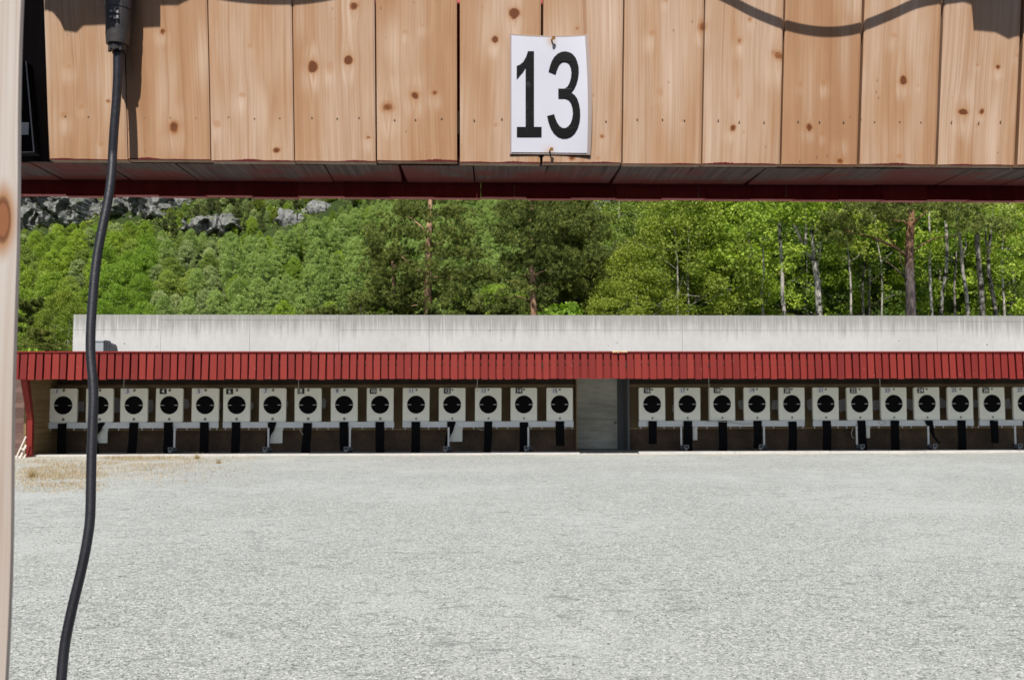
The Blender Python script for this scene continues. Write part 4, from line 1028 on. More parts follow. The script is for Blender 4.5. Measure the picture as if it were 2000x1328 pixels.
# loose stones on the nearer gravel
def stones():
    rng = np.random.default_rng(5); Y = []
    n = 150000; y = 4.6 + 13.4 * rng.beta(1.25, 2.2, n); x = rng.uniform(-.56, .60, n) * (y + .6)
    keep = np.ones(n, bool)
    c = np.c_[x, y, rng.uniform(-.002, .0015, n)]; rad = np.exp(rng.normal(math.log(.0050), .32, n)).clip(.003, .014)
    base = np.array([(1,0,0),(0,1,0),(-1,0,0),(0,-1,0),(0,0,1),(0,0,-.6)], float)
    V = base[None] * (rad[:, None, None] * rng.uniform(.6, 1.3, (n, 6, 1)) * np.array([1.1, 1, .5])) + rng.normal(0, .25, (n, 6, 3)) * rad[:, None, None]
    a = rng.uniform(0, 6.28, n); ca, sa = np.cos(a)[:, None], np.sin(a)[:, None]
    V = np.stack([V[..., 0] * ca - V[..., 1] * sa, V[..., 0] * sa + V[..., 1] * ca, V[..., 2]], -1) + c[:, None]
    f = np.array([(0,1,4),(1,2,4),(2,3,4),(3,0,4),(1,0,5),(2,1,5),(3,2,5),(0,3,5)])
    F = (f[None] + (np.arange(n) * 6)[:, None, None]).reshape(-1, 3)
    m = M('loose_gravel_stone', .9, .15); t = m.attr('tint')
    c = m.ramp(t, [(0.0, (.13, .137, .125)), (.22, (.285, .295, .272)), (.7, (.37, .382, .355)), (1.0, (.58, .585, .54))])
    scuff = m.noise(m.coord((0.9, 1.5, 1), loc=(7, 2, 0)), 3.6, 4, 0.65); area = m.noise(m.coord(loc=(5, 5, 0)), 0.35, 3)
    c = m.mix(m.math('MULTIPLY', m.math('MULTIPLY', m.ss(scuff, 0.555, 0.66), m.ss(area, 0.36, 0.56)), 0.65), c, (.13, .138, .125))
    m.color(c)
    o = bpy.data.objects.new('loose_stones', npmesh('loose_stones', V.reshape(-1, 3), F, np.repeat(rng.uniform(0, 1, n), 6), m.m)); COL.objects.link(o)
    tag(o, 'loose crushed grey stones lying on the near gravel', 'gravel', kind='stuff')
stones()
# ================================================================== TREES
def frames(rng, n, up=0.5):
    d = rng.normal(0, 1, (n, 3)); d[:, 2] += up; d /= np.linalg.norm(d, axis=1)[:, None]
    r = rng.normal(0, 1, (n, 3)); a = np.cross(d, r); a /= np.linalg.norm(a, axis=1)[:, None]; b = np.cross(d, a); return d, a, b
def leaves(rng, C, size, up=0.5, asp=0.6):
    """one bent leaf-cluster face per centre (two triangles folded along the middle)"""
    n = len(C); d, a, b = frames(rng, n, up); s = (size * rng.uniform(0.6, 1.3, n))[:, None]
    V = np.empty((n * 4, 3)); V[0::4] = C - a * s; V[1::4] = C - b * s * asp + d * s * .25; V[2::4] = C + a * s; V[3::4] = C + b * s * asp + d * s * .25
    F = np.arange(n * 4).reshape(-1, 4); return V, F
def clump_points(rng, centres, radii, per, flat=0.7):
    C = np.repeat(centres, per, axis=0); Rr = np.repeat(radii, per)[:, None]
    g = rng.normal(0, 1, C.shape); g /= np.linalg.norm(g, axis=1)[:, None]; r = rng.uniform(0.25, 1, (len(C), 1)) ** 0.45
    p = C + g * r * Rr * np.array([1, 1, flat]); return p
def broadleaf(name, seed, H, crown_r, crown_lo, leaf, n_clump, per, lm, bm, lean=0.0, fork=False, clump=0.16, tr=None, shape=1.0, stems=1, bare=0):
    rng = np.random.default_rng(seed); wood = MB(); cent = []; rad = []
    tr = tr or H * 0.012
    for st in range(stems):
        a0 = rng.uniform(0, 6.28); sx = (0.35 * crown_r * math.cos(a0), 0.35 * crown_r * math.sin(a0)) if stems > 1 else (0, 0)
        pts = []; n = 9; ph = rng.uniform(0, 6.28, 2)
        for i in range(n):
            t = i / (n - 1); pts.append(Vector((lean * H * t * t + sx[0] * t + 0.018 * H * math.sin(t * 5 + ph[0]), sx[1] * t + 0.018 * H * math.sin(t * 4 + ph[1]), H * 0.95 * t - .3)))
        wood.tube(pts, [tr * (1.0 - 0.85 * i / (n - 1)) for i in range(n)], 8)
        nb = int((15 + bare) / stems ** .5)
        for k in range(nb):
            t = crown_lo * .75 + (1 - crown_lo * .75) * (k + rng.uniform(0, 1)) / nb; i = min(n - 2, int(t * (n - 1))); f = t * (n - 1) - i
            p0 = pts[i].lerp(pts[i+1], f); az = k * 2.4 + rng.uniform(-.5, .5)
            u = (t - crown_lo) / (1 - crown_lo); rr = crown_r * (max(0.0, 1 - abs(2 * u - 0.8) ** 2.2 * .75)) * rng.uniform(.6, 1.0) * shape + .1
            d = Vector((math.cos(az), math.sin(az), rng.uniform(.35, .9)))
            mid = p0 + Vector((d.x * rr * .5, d.y * rr * .5, d.z * rr * .4)); end = p0 + Vector((d.x * rr, d.y * rr, d.z * rr * .75))
            r0 = tr * (1 - .85 * t) * .5
            wood.tube([p0, mid, end], [r0, r0 * .6, r0 * .15], 5, cap=False)
            for q in range(3):
                e2 = mid.lerp(end, rng.uniform(0, .8)); dd = Vector(rng.normal(0, 1, 3)) * rr * .3; dd.z = abs(dd.z) * .7
                wood.tube([e2, e2 + dd], [r0 * .4, r0 * .1], 4, cap=False)
    # clumps fill the crown's volume near its skin
    for k in range(n_clump):
        u = rng.uniform(0, 1); az = rng.uniform(0, 6.28); prof = (math.sin(math.pi * min(1, (u * .92 + .06)) ** .8)) ** .65
        lob = 1 + .22 * math.sin(az * 3 + u * 9 + seed) + .12 * math.sin(az * 5 + u * 14)
        r = crown_r * prof * lob * rng.uniform(.25, 1.0) ** .5
        z = H * (crown_lo + (1 - crown_lo) * u)
        cent.append((lean * H * (z / H) ** 2 + r * math.cos(az), r * math.sin(az), z)); rad.append(crown_r * clump * rng.uniform(.7, 1.5))
    C = clump_points(rng, np.array(cent), np.array(rad), per); V, F = leaves(rng, C, leaf)
    ct = rng.uniform(0, 1, n_clump); tint = np.repeat(np.clip(np.repeat(ct, per) * .45 + rng.uniform(0, .55, len(C)), 0, 1), 4)
    return wood, npmesh('crown', V, F, tint, lm), bm
def needles(rng, C, dirs, L, per):
    n = len(C) * per; Cc = np.repeat(C, per, axis=0); D = np.repeat(dirs, per, axis=0) + rng.normal(0, .62, (n, 3)); D /= np.linalg.norm(D, axis=1)[:, None]
    r = rng.normal(0, 1, (n, 3)); s = np.cross(D, r); s /= np.linalg.norm(s, axis=1)[:, None]
    Ls = (L * rng.uniform(.6, 1.2, n))[:, None]; w = L * .12
    V = np.empty((n * 3, 3)); V[0::3] = Cc - s * w; V[1::3] = Cc + s * w; V[2::3] = Cc + D * Ls
    return V, np.arange(n * 3).reshape(-1, 3), n
def pine(name, seed, H, crown_r, crown_lo, L, per, lm, bm, tr=None, whorls=11, tuft=16, bend=0.0, flat=.35):
    rng = np.random.default_rng(seed); wood = MB(); tr = tr or H * .016; n = 12; ph = rng.uniform(0, 6.28, 2); pts = []
    for i in range(n):
        t = i / (n - 1); pts.append(Vector((bend * t * t * H + .012 * H * math.sin(t * 4 + ph[0]), .012 * H * math.sin(t * 5 + ph[1]), H * t - .3)))
    wood.tube(pts, [tr * (1 - .8 * i / (n - 1)) for i in range(n)], 10)
    cs = []; ds = []
    for w in range(whorls):
        t = crown_lo + (1 - crown_lo) * (w + rng.uniform(-.2, .2)) / whorls; t = min(.98, max(.1, t)); i = min(n - 2, int(t * (n - 1))); p0 = pts[i].lerp(pts[i+1], t * (n - 1) - i)
        u = (t - crown_lo) / (1 - crown_lo); rr0 = crown_r * (1 - .72 * max(0, u) ** 1.6) * (0.75 if u < .05 else 1)
        for b in range(rng.integers(4, 7)):
            az = rng.uniform(0, 6.28); rr = rr0 * rng.uniform(.55, 1.1); el = rng.uniform(-.05, .5) + .25 * u
            r0 = tr * (1 - .8 * t) * .42; m1 = p0 + Vector((math.cos(az) * rr * .5, math.sin(az) * rr * .5, rr * .5 * el - rr * .02)); e = p0 + Vector((math.cos(az + .15) * rr, math.sin(az + .15) * rr, rr * el + rr * .1))
            wood.tube([p0, m1, e], [r0 * .8, r0 * .5, r0 * .12], 6, cap=False)
            ns = int(9 + 9 * rr / max(crown_r, .1))
            for s in range(ns):
                f = rng.uniform(.28, 1.0); base = (p0.lerp(m1, f * 2) if f < .5 else m1.lerp(e, f * 2 - 1)); side = Vector((-math.sin(az), math.cos(az), 0)) * rng.normal(0, .30) * rr * (1.15 - f * .5)
                up = Vector((math.cos(az) * .1 * rr, math.sin(az) * .1 * rr, rng.uniform(0.0, .16) * rr)); tip = base + side + up
                wood.tube([base, tip], [r0 * .16, r0 * .06], 3, cap=False)
                for q in range(tuft // 2):
                    c = tip + Vector(rng.normal(0, 1, 3)) * .085 * rr; c.z = tip.z + (c.z - tip.z) * flat * 1.2
                    cs.append(tuple(c)); ds.append((math.cos(az) * .3, math.sin(az) * .3, .75))
    C = np.array(cs); V, F, nn = needles(rng, C, np.array(ds), L, per)
    tint = np.repeat(np.clip(np.repeat(rng.uniform(0, .7, len(C)), per) + rng.uniform(0, .3, nn), 0, 1), 3)
    return wood, npmesh('crown', V, F, tint, lm), bm
PROTO = {}
def proto(key, name, data): PROTO[key] = (name, data, [None])
def put(key, x, y, label, cat, group, s=1.0, rz=None, z=None, sz=None):
    name, (wood, crown, bm), cache = PROTO[key]
    if cache[0] is None:
        w = wood.build('trunk', bm, smooth=True); me = w.data; bpy.data.objects.remove(w); cache[0] = me
    zz = terrain(x, y) if z is None else z
    e = thing(name, label, cat, (x, y, zz - .1), group); e.scale = (s, s, sz or s); e.rotation_euler = (0, 0, random.uniform(0, 6.28) if rz is None else rz)
    for nm, me in (('trunk', cache[0]), ('crown', crown)):
        o = bpy.data.objects.new(nm, me); COL.objects.link(o); o.parent = e
    return e
random.seed(77)
proto('pineA', 'pine_tree', pine('p', 1, 11.5, 3.1, .28, .15, 20, MAT['l_pine'], MAT['b_orange'], .17, 13, 22))
proto('pineB', 'pine_tree', pine('p', 2, 11.0, 2.9, .40, .15, 20, MAT['l_pine'], MAT['b_pine'], .15, 10, 24))
proto('pineC', 'pine_tree', pine('p', 3, 8.5, 2.6, .15, .15, 20, MAT['l_pine'], MAT['b_pine'], .12, 11, 22))
proto('pineBig', 'pine_tree', pine('p', 5, 15, 4.6, .60, .15, 12, MAT['l_pine'], MAT['b_pine'], .27, 9, 26, flat=.25))
proto('pineLow', 'young_pine', pine('p', 7, 5.6, 2.3, .08, .14, 20, MAT['l_pine'], MAT['b_pine'], .08, 10, 22))
proto('pineRust', 'young_pine', pine('p', 8, 5.0, 2.0, .08, .14, 20, MAT['l_rust'], MAT['b_orange'], .08, 9, 22))
proto('farpine', 'pine_tree', pine('p', 9, 9, 2.0, .25, .38, 5, MAT['l_farpine'], MAT['b_grey'], .12, 9, 10))
proto('farpine2', 'pine_tree', pine('p', 10, 8, 2.3, .2, .38, 5, MAT['l_farpine'], MAT['b_grey'], .12, 8, 10))
proto('birchA', 'birch_tree', broadleaf('b', 21, 10.5, 2.7, .22, .058, 300, 95, MAT['l_birch'], MAT['b_birch'], clump=.15, tr=.09, stems=2))
proto('birchB', 'birch_tree', broadleaf('b', 22, 12, 2.4, .30, .06, 240, 85, MAT['l_mid'], MAT['b_birch'], clump=.16, tr=.10))
proto('birchC', 'birch_tree', broadleaf('b', 23, 12.5, 2.2, .45, .065, 140, 70, MAT['l_shade'], MAT['b_birch'], clump=.17, tr=.12, bare=6))
proto('aldA', 'leafy_tree', broadleaf('b', 24, 12, 2.4, .35, .07, 150, 80, MAT['l_shade'], MAT['b_grey'], clump=.18, tr=.11, bare=4))
proto('aldB', 'leafy_tree', broadleaf('b', 25, 11, 2.3, .25, .07, 220, 80, MAT['l_green'], MAT['b_grey'], clump=.18, tr=.10, stems=2))
proto('shrub', 'leafy_shrub', broadleaf('b', 26, 4.6, 1.7, .10, .095, 120, 60, MAT['l_bright'], MAT['b_grey'], clump=.2, tr=.04, stems=3))
proto('shrubM', 'leafy_shrub', broadleaf('b', 27, 4.4, 1.8, .05, .08, 150, 60, MAT['l_green'], MAT['b_grey'], clump=.2, tr=.04, stems=3))
proto('maple', 'leafy_shrub', broadleaf('b', 28, 5.6, 1.6, .10, .13, 100, 40, MAT['l_bright'], MAT['b_grey'], clump=.22, tr=.05, stems=2))
for i, (lm, hh, rr) in enumerate(((MAT['l_aspen'], 12.5, 3.1), (MAT['l_aspen'], 11, 2.7), (MAT['l_green'], 10, 3.2), (MAT['l_mid'], 9, 3.4), (MAT['l_grey'], 9, 3.0), (MAT['l_bright'], 9.5, 3.6), (MAT['l_birch'], 8, 2.8))):
    proto(f'far{i}', 'aspen_tree' if i < 2 else 'leafy_tree', broadleaf('f', 40 + i, hh, rr, .08, .15, 200 if i < 2 else 190, 46, lm, MAT['b_grey'], clump=.2, tr=.11, stems=1 if i < 2 else 2))

def hit(px, py):
    d = ray(px, py); t = 34.0 / d.y
    while t < 410:
        p = d * t
        if EYE + p.z < terrain(p.x, p.y): return p.x, p.y
        t += 0.8
    return None
# ---- rocks on the slope
def rock_mesh(seed, rx, ry, rz):
    """a crag: a rough ellipsoid whose face is broken into upright blocks and ledges"""
    import bmesh
    bm = bmesh.new(); bmesh.ops.create_icosphere(bm, subdivisions=6, radius=1)
    for v in bm.verts:
        c = v.co.copy(); o_ = Vector((seed * 7.3, 0, 0)); rim = 1 + .34 * mnoise.fractal(Vector((c.x * 1.7, c.z * 1.7, seed * 3.1)), 1, 2, 5)
        x, y, z = c.x * rx * rim, c.y * ry, c.z * rz * rim
        w = Vector((x * .16 + .15 * z * .16, z * .10, 2.0)) + o_
        w2 = Vector((x * .42 + z * .08, z * .24, 7.0)) + o_; w3 = Vector((x * 1.3, z * .8, 1.0)) + o_
        jit = mnoise.noise_vector(w * 1.7) * .5
        d = 1.5 * mnoise.cell(w + jit) + .8 * mnoise.cell(w2 + jit) + .35 * mnoise.noise(w3) + .9 * mnoise.fractal(w * 2.2, 1, 2, 4)
        f = max(0, -c.y) ** .5
        v.co = Vector((x, y - d * f * ry * .42, z))
    me = bpy.data.meshes.new('rock'); bm.to_mesh(me); bm.free(); me.materials.append(MAT['rock']); return me
rocks = [(95, 400, 7.5, 5.5, 'broad grey cliff face at the top left of the slope'), (150, 425, 7, 3.0, 'low sloping grey crag below the cliff at top left'), (265, 412, 6, 4.5, 'steep grey cliff beside the cable high on the slope'),
         (60, 440, 4, 2.5, 'small grey ledge beside the near post'), (415, 452, 4.2, 2.8, 'grey outcrop among the trees left of the bright stand'), (558, 440, 2.4, 2.6, 'small pale boulder pile above the bright green stand'),
         (620, 418, 3.0, 1.6, 'flat grey rocks under the ridge pines'), (330, 395, 3.2, 2.6, 'grey rock showing between the ridge trees'), (1285, 402, 2.6, 3.8, 'pale grey rock face high above the yellow green birch'), (1190, 398, 3.4, 3.0, 'grey cliff patch behind the pines near the centre')]
for i, (px, py, rx, rz, lab) in enumerate(rocks):
    h = hit(px, py)
    if not h: continue
    o = bpy.data.objects.new('rock_outcrop', rock_mesh(i, rx * 1.6, rx * .9, rz * 1.5)); COL.objects.link(o); o.location = (h[0], h[1] + 2.0, terrain(*h) + .2); tag(o, lab, 'rock')
def near_rock(px, py):
    for (rx, ry, w, hh, _) in rocks:
        if abs(px - rx) < w * 9 + 3 and -12 < (py - ry) < hh * 6 + 4: return True
    return False
# ---- slope trees on the left, row by row from the far ones down to the wall
G1 = 'tall light green trees in the dense stand on the slope'
def where(lab, px, py):
    h_ = 'at the far left' if px < 110 else 'just right of the cable' if px < 260 else 'left of the middle' if px < 420 else 'above the sixth target' if px < 520 else 'above the eighth target' if px < 640 else 'beside the big pines' if px < 770 else 'behind the big pines'
    v_ = 'top row,' if py < 400 else 'upper row,' if py < 440 else 'middle row,' if py < 490 else 'lower row,' if py < 560 else 'lowest row,'
    w = lab.split()[:9] if False else lab.replace(' in the dense stand on the slope', ' of the dense stand').replace(' high on the slope behind the pines', ' of the high slope').replace(' covering the slope', '')
    return f"{w}, {v_} {h_}"
cnt = 0
for py in (366, 372, 378, 384, 388, 392, 400, 408, 417, 427, 438, 450, 463, 477, 493, 510, 530, 552, 577, 604, 634, 668):
    step = 21 + (py - 372) * 0.10
    px = -10 + random.uniform(0, step)
    while px < 1010:
        q = py + random.uniform(-9, 9); xx = px + random.uniform(-8, 8); px += step * random.uniform(.8, 1.2)
        if near_rock(xx, q) and random.random() < .55: continue
        if q > 590 and xx > 740: continue
        h = hit(xx, q)
        if not h: continue
        x, y = h
        ridge = 478 - max(0, xx - 430) * .27                      # the stand's upper edge slopes up to the right
        hp_ = 9.0 * FPX / y                                        # photo height of a 9 m tree there
        if xx > 425 and q > ridge + 8 and xx <= 860:
            key = random.choice(['far0', 'far1', 'far0', 'far1', 'far2']); lab = 'tall light green tree in the dense stand on the slope'; grp = G1
            s = min(random.uniform(.65, 1.15), max(.28, (q - ridge) / (hp_ * 1.15)))
        elif xx > 860: key = random.choice(['far0', 'far1']); lab = 'light green tree high on the slope behind the pines'; grp = G1; s = random.uniform(.6, 1.0)
        elif xx > 300:
            r = random.random(); grp = 'small trees along the rocky ridge'
            if r < .6: key = random.choice(['farpine', 'farpine2']); lab = 'small dark pine on the rocky ridge'
            else: key = random.choice(['far4', 'far6', 'far2']); lab = 'small round green tree on the rocky ridge'
            s = random.uniform(.4, .8) * (1 if r < .6 else .7)
        else:
            grp = 'mixed trees covering the slope on the left'
            if 190 < xx and q > 530: key = 'far5'; lab = 'bright yellow green tree on the slope'; s = random.uniform(.7, 1.05)
            elif xx < 120 and q > 540: key = random.choice(['far3', 'farpine2', 'far2']); lab = 'dark tree low on the slope'; s = random.uniform(.8, 1.1)
            elif q < 440: key = random.choice(['far3', 'far6', 'farpine', 'farpine2']); lab = 'small green tree between the cliffs'; s = random.uniform(.2, .45)
            else: key = random.choice(['far2', 'far3', 'far2', 'far6', 'far4', 'far5' if xx > 180 else 'far2']); lab = 'round green tree on the left slope'; s = random.uniform(.7, 1.0)
            s = min(s, max(.2, (q - 432) / hp_))
        if 300 < xx < 450 and q > 470:
            key = random.choice(['far4', 'far2', 'far4', 'far0', 'far3']); lab = 'grey green tree on the left slope'; grp = 'mixed trees covering the slope on the left'; s = min(random.uniform(.7, 1.0), max(.25, (q - 455) / hp_))
        for (rx_, ry_, w_, hh_, _) in rocks:
            if abs(xx - rx_) < w_ * 9 and 0 < q - ry_ < 110: s = min(s, max(.16, (q - ry_ - hh_ * 2) / (hp_ * 1.1)))
        put(key, x, y, where(lab, xx, q), 'tree', grp, s * .82); cnt += 1
print('slope trees', cnt)
# low brush between the slope trees
def brush():
    rng = np.random.default_rng(31); n = 90000; y = rng.uniform(172, 330, n); x = rng.uniform(-.56, .14, n) * y
    lump = np.array([mnoise.noise(Vector((a * .09, b * .09, 3.0))) for a, b in zip(x, y)])
    k = lump > -.28; x, y, lump = x[k], y[k], lump[k]
    z = np.array([terrain(a, b) for a, b in zip(x, y)]) + rng.uniform(0, 1, len(x)) * (.5 + 1.6 * np.clip(lump + .2, 0, .6))
    V, F = leaves(rng, np.c_[x, y, z], .30)
    tint = np.repeat(np.clip(.45 + lump * .8 + rng.uniform(-.3, .3, len(x)), 0, 1), 4)
    o = bpy.data.objects.new('low_brush', npmesh('low_brush', V, F, tint, MAT['l_mid'])); COL.objects.link(o)
    tag(o, 'low green brush between the trees and rocks of the far slope', 'brush', kind='stuff')
brush()
def at(px, y): return X(px, y), y
def N(key, px, y, lab, s=1.0, rz=None, cat='tree', group=None, sz=None): x, yy = at(px, y); return put(key, x, yy, lab, cat, group, s, rz, sz=sz)
# ---- pines in the middle
N('pineC', 768, 42, 'smaller pine close on the left of the tall orange trunked pine', .95, 2)
N('pineB', 1107, 42, 'dark trunked pine right of the forked pine near the centre', 1.02, 3.9)
N('pineC', 925, 41.5, 'bushy pine filling the gap between the two big pines', .68, 4)
N('pineC', 1172, 45, 'pine at the right end of the central pine group', 1.0, 1.4)
N('pineLow', 700, 38, 'low spreading pine above the wall left of the big pine', 1.05, 0)
N('pineLow', 640, 41, 'low young pine at the left end of the pine group', .93, 2.2)
N('pineLow', 760, 37, 'low young pine just under the smaller pine', .92, 1.1)
N('pineLow', 885, 37, 'low young pine right of the orange trunk', .95, 3.1)
N('pineLow', 965, 37.5, 'low young pine left of the forked pine', .98, 5.0)
N('pineRust', 535, 37, 'small rust tinged pine peeping over the wall', .95, 1)
N('pineLow', 590, 39.5, 'small green pine right of the rust tinged one', .86, 4.4)
N('shrub', 445, 36, 'bright leafy shrub peeping over the wall left of the rusty pine', .86, 0, 'shrub')
N('shrub', 370, 37, 'bright leafy shrub peeping over the wall near the slope foot', .84, 1, 'shrub')
N('maple', 1112, 37, 'light green broad leaved shrub in front of the dark trunked pine', .95, 2, 'shrub')
N('shrub', 985, 36.5, 'light green shrub between two low pines', .85, 2, 'shrub')
N('shrubM', 105, 36, 'green shrub beside the left end of the concrete wall', .72, 2, 'shrub')
N('shrubM', 60, 38, 'green shrub behind the red roof next to the near post', .8, 4, 'shrub')
N('shrub', 128, 33.5, 'small light shrub touching the left end of the wall', .62, 3, 'shrub')
N('pineC', 55, 60, 'dark bushy pine beside the near post above the roof', .8, 4)
N('aldB', 95, 62, 'green tree between the dark pine and the wall end', .75, 2)
N('aldB', 20, 70, 'green tree hidden partly by the near post', .8, 1)
N('birchA', 118, 52, 'yellow green tree touching the left end of the wall', .62, 1)
N('pineC', 78, 50, 'low dark pine in front of the green trees at far left', .55, 3)
for k in range(9): N(random.choice(['shrubM', 'shrub']), 30 + k * 13, 44 + 3 * (k % 3), 'light shrub in the low hedge above the roof at far left', .62, None, 'shrub', 'low shrubs above the roof at far left')
def near_(px, y):
    h_ = 'behind the yellow green birches' if px < 1440 else 'by the slender birch' if px < 1545 else 'by the forked birch' if px < 1650 else 'left of the huge pine' if px < 1770 else 'right of the huge pine' if px < 1880 else 'by the dark trunks at right' if px < 1970 else 'at the right edge'
    return h_ + ('' if not y else ', nearer row' if y < 47 or 54 < y < 65 else ', farther row')
# ---- yellow-green birches
N('birchA', 1230, 40, 'low yellow green birch beside the central pines', .74, 0)
N('birchA', 1335, 41, 'tall yellow green birch crown right of the centre', 1.02, 2)
N('birchA', 1290, 43, 'yellow green birch behind its taller neighbour', .9, 4)
N('birchA', 1195, 38, 'low yellow green birch nearest the pines', .60, 5)
N('birchA', 1425, 42, 'yellow green birch at the edge of the right wood', .86, 1)
N('birchA', 1390, 45, 'tall yellow green birch reaching the red cladding', 1.08, 3)
#PINES
# ---- right wood: prominent trunks built one by one
def custom_tree(name, label, px, y, segs, mat, leaf_mat, crown=None, seed=0, leafs=.065):
    """segs: list of (list of (dx px, photo y), r0, r1) traced limbs"""
    base = P(px, 640, y); z0 = terrain(base.x, y); e = thing(name, label, 'tree', (base.x, y, z0)); m = MB(); rnd = random.Random(seed)
    for (pts, r0, r1) in segs:
        pp = []
        for k, (a, b) in enumerate(pts): pp.append(P(a, b, y + (rnd.uniform(-.15, .15) if k else 0) * k))
        if pts is segs[0][0]: pp = [Vector((pp[0].x, y, z0 - .1))] + pp
        n = len(pp); m.tube(pp, [r0 + (r1 - r0) * i / (n - 1) for i in range(n)], 10)
    o = m.build('trunk', mat, e, smooth=True)
    if crown:
        rng = np.random.default_rng(seed); c = []; r = []
        for (cx, cy, rx, ry, n) in crown:
            for k in range(n):
                a = rng.uniform(0, 6.28); q = rng.uniform(0, 1) ** .5; p = P(cx + rx * q * math.cos(a), cy + ry * q * math.sin(a), y + rng.uniform(-1.6, 1.1)); c.append(tuple(p - e.location)); r.append(rng.uniform(.25, .5))
        C = clump_points(rng, np.array(c), np.array(r), 70, .6)
        if leaf_mat is MAT['l_pine']:
            V, F, nn = needles(rng, C[::3], np.tile((0, 0, .8), (len(C[::3]), 1)), .15, 12); tint = np.repeat(np.repeat(rng.uniform(0, .8, len(C[::3])), 12), 3)
        else:
            V, F = leaves(rng, C, leafs); tint = np.repeat(rng.uniform(0, 1, len(C)), 4)
        k = bpy.data.objects.new('crown', npmesh('crown', V, F, tint, leaf_mat)); COL.objects.link(k); k.parent = e
    return e
custom_tree('birch_tree', 'forked birch with pale cream trunk lit by the sun in the right wood', 1600, 36.5,
  [([(1600, 612), (1597, 560), (1594, 535), (1591, 515), (1585, 503)], .125, .10), ([(1585, 503), (1573, 492), (1565, 470), (1556, 450), (1545, 430), (1538, 400), (1535, 360)], .075, .03),
   ([(1588, 508), (1588, 480), (1586, 450), (1583, 420), (1585, 385), (1590, 340)], .075, .045), ([(1594, 520), (1601, 500), (1604, 460), (1603, 420), (1606, 380)], .03, .015),
   ([(1573, 490), (1574, 460), (1574, 420), (1573, 380), (1568, 340)], .055, .03), ([(1596, 542), (1602, 530)], .02, .01), ([(1590, 558), (1580, 555)], .018, .008)],
  MAT['b_birch'], MAT['l_green'], [(1560, 400, 55, 40, 45), (1620, 400, 45, 50, 40), (1540, 500, 30, 30, 9)], 3)
custom_tree('birch_tree', 'slender mottled birch left of the forked pale birch', 1532, 37,
  [([(1532, 612), (1528, 580), (1528, 540), (1526, 500), (1523, 460), (1521, 420), (1513, 400), (1512, 370), (1510, 340)], .085, .04), ([(1523, 444), (1530, 432), (1531, 420)], .02, .012), ([(1521, 470), (1500, 466), (1482, 463), (1460, 456)], .018, .006),
   ([(1521, 440), (1505, 430), (1490, 434)], .014, .006)], MAT['b_birch'], MAT['l_green'], [(1500, 400, 50, 35, 40), (1470, 470, 35, 30, 14)], 4)
custom_tree('pine_tree', 'huge pine with dark lower trunk and orange upper trunk in the right wood', 1778, 35.5,
  [([(1779, 612), (1778, 570), (1776, 530), (1776, 500), (1777, 460), (1779, 430), (1778, 395), (1779, 330)], .195, .13),
   ([(1771, 500), (1750, 484), (1725, 473), (1705, 464), (1680, 458), (1655, 452), (1640, 440)], .055, .02), ([(1772, 440), (1766, 432), (1750, 431), (1725, 430)], .04, .02),
   ([(1783, 440), (1795, 425), (1812, 412)], .045, .015), ([(1785, 490), (1800, 478), (1820, 468), (1845, 462), (1880, 458)], .03, .012), ([(1771, 545), (1755, 530), (1735, 513), (1710, 500)], .035, .012),
   ([(1768, 545), (1760, 515), (1756, 495)], .02, .014), ([(1755, 487), (1740, 470), (1725, 452)], .03, .012)],
  MAT['b_pine'], MAT['l_pine'], [(1690, 420, 75, 26, 34), (1640, 450, 40, 18, 12), (1760, 398, 60, 16, 14), (1920, 442, 55, 10, 12), (1860, 405, 60, 20, 16)], 5)
custom_tree('birch_tree', 'grey birch leaning right of the huge pine', 1890, 38, [([(1890, 612), (1887, 570), (1880, 530), (1877, 490), (1873, 450), (1870, 415), (1868, 360)], .085, .05), ([(1880, 500), (1888, 480), (1884, 465)], .03, .02)], MAT['b_birch'], MAT['l_mid'], [(1880, 400, 45, 30, 22)], 6)
custom_tree('birch_tree', 'mottled birch between huge pine and leaning birch', 1845, 39, [([(1838, 612), (1842, 560), (1848, 530), (1850, 490), (1848, 450), (1846, 410), (1846, 350)], .075, .055)], MAT['b_birch'], MAT['l_mid'], [(1840, 395, 40, 30, 18)], 7)
custom_tree('birch_tree', 'thin birch stem close on the right of the huge pine', 1796, 38, [([(1820, 612), (1817, 560), (1816, 520), (1817, 470), (1815, 440), (1814, 380)], .06, .035)], MAT['b_birch'], MAT['l_green'], [(1815, 470, 28, 24, 8)], 8)
custom_tree('dark_tree', 'dark thick trunk near the right edge of the wood', 1918, 37, [([(1918, 612), (1916, 560), (1912, 520), (1908, 470), (1910, 420), (1914, 360)], .12, .07)], MAT['b_grey'], MAT['l_mid'], [(1930, 420, 50, 30, 16)], 9)
custom_tree('dark_tree', 'dark leaning trunk at the right edge of the wood', 1945, 38.5, [([(1945, 612), (1938, 570), (1930, 530), (1932, 480), (1938, 430), (1938, 380)], .09, .06), ([(1932, 500), (1925, 470), (1926, 430)], .04, .03)], MAT['b_grey'], MAT['l_green'], [(1965, 500, 30, 40, 12)], 10)
custom_tree('birch_tree', 'twisted thin birch above the wall left of the slender birch', 1490, 38, [([(1490, 612), (1487, 570), (1492, 530), (1490, 490), (1485, 440)], .05, .025), ([(1462, 505), (1470, 490), (1462, 470), (1460, 450)], .03, .02), ([(1492, 596), (1500, 580), (1505, 570)], .02, .01)], MAT['b_birch'], MAT['l_birch'], [(1462, 560, 25, 40, 14)], 11)
N('maple', 1560, 35.2, 'bright broad leaved shrub at the foot of the forked birch', .80, 2, 'shrub')
N('maple', 1625, 35.4, 'bright broad leaved shrub right of the forked birch', .72, 4, 'shrub')
N('shrubM', 1700, 35.5, 'green shrub left of the huge pine', .8, 1, 'shrub')
N('shrubM', 1830, 36.5, 'green shrub right of the huge pine', .62, 3, 'shrub')
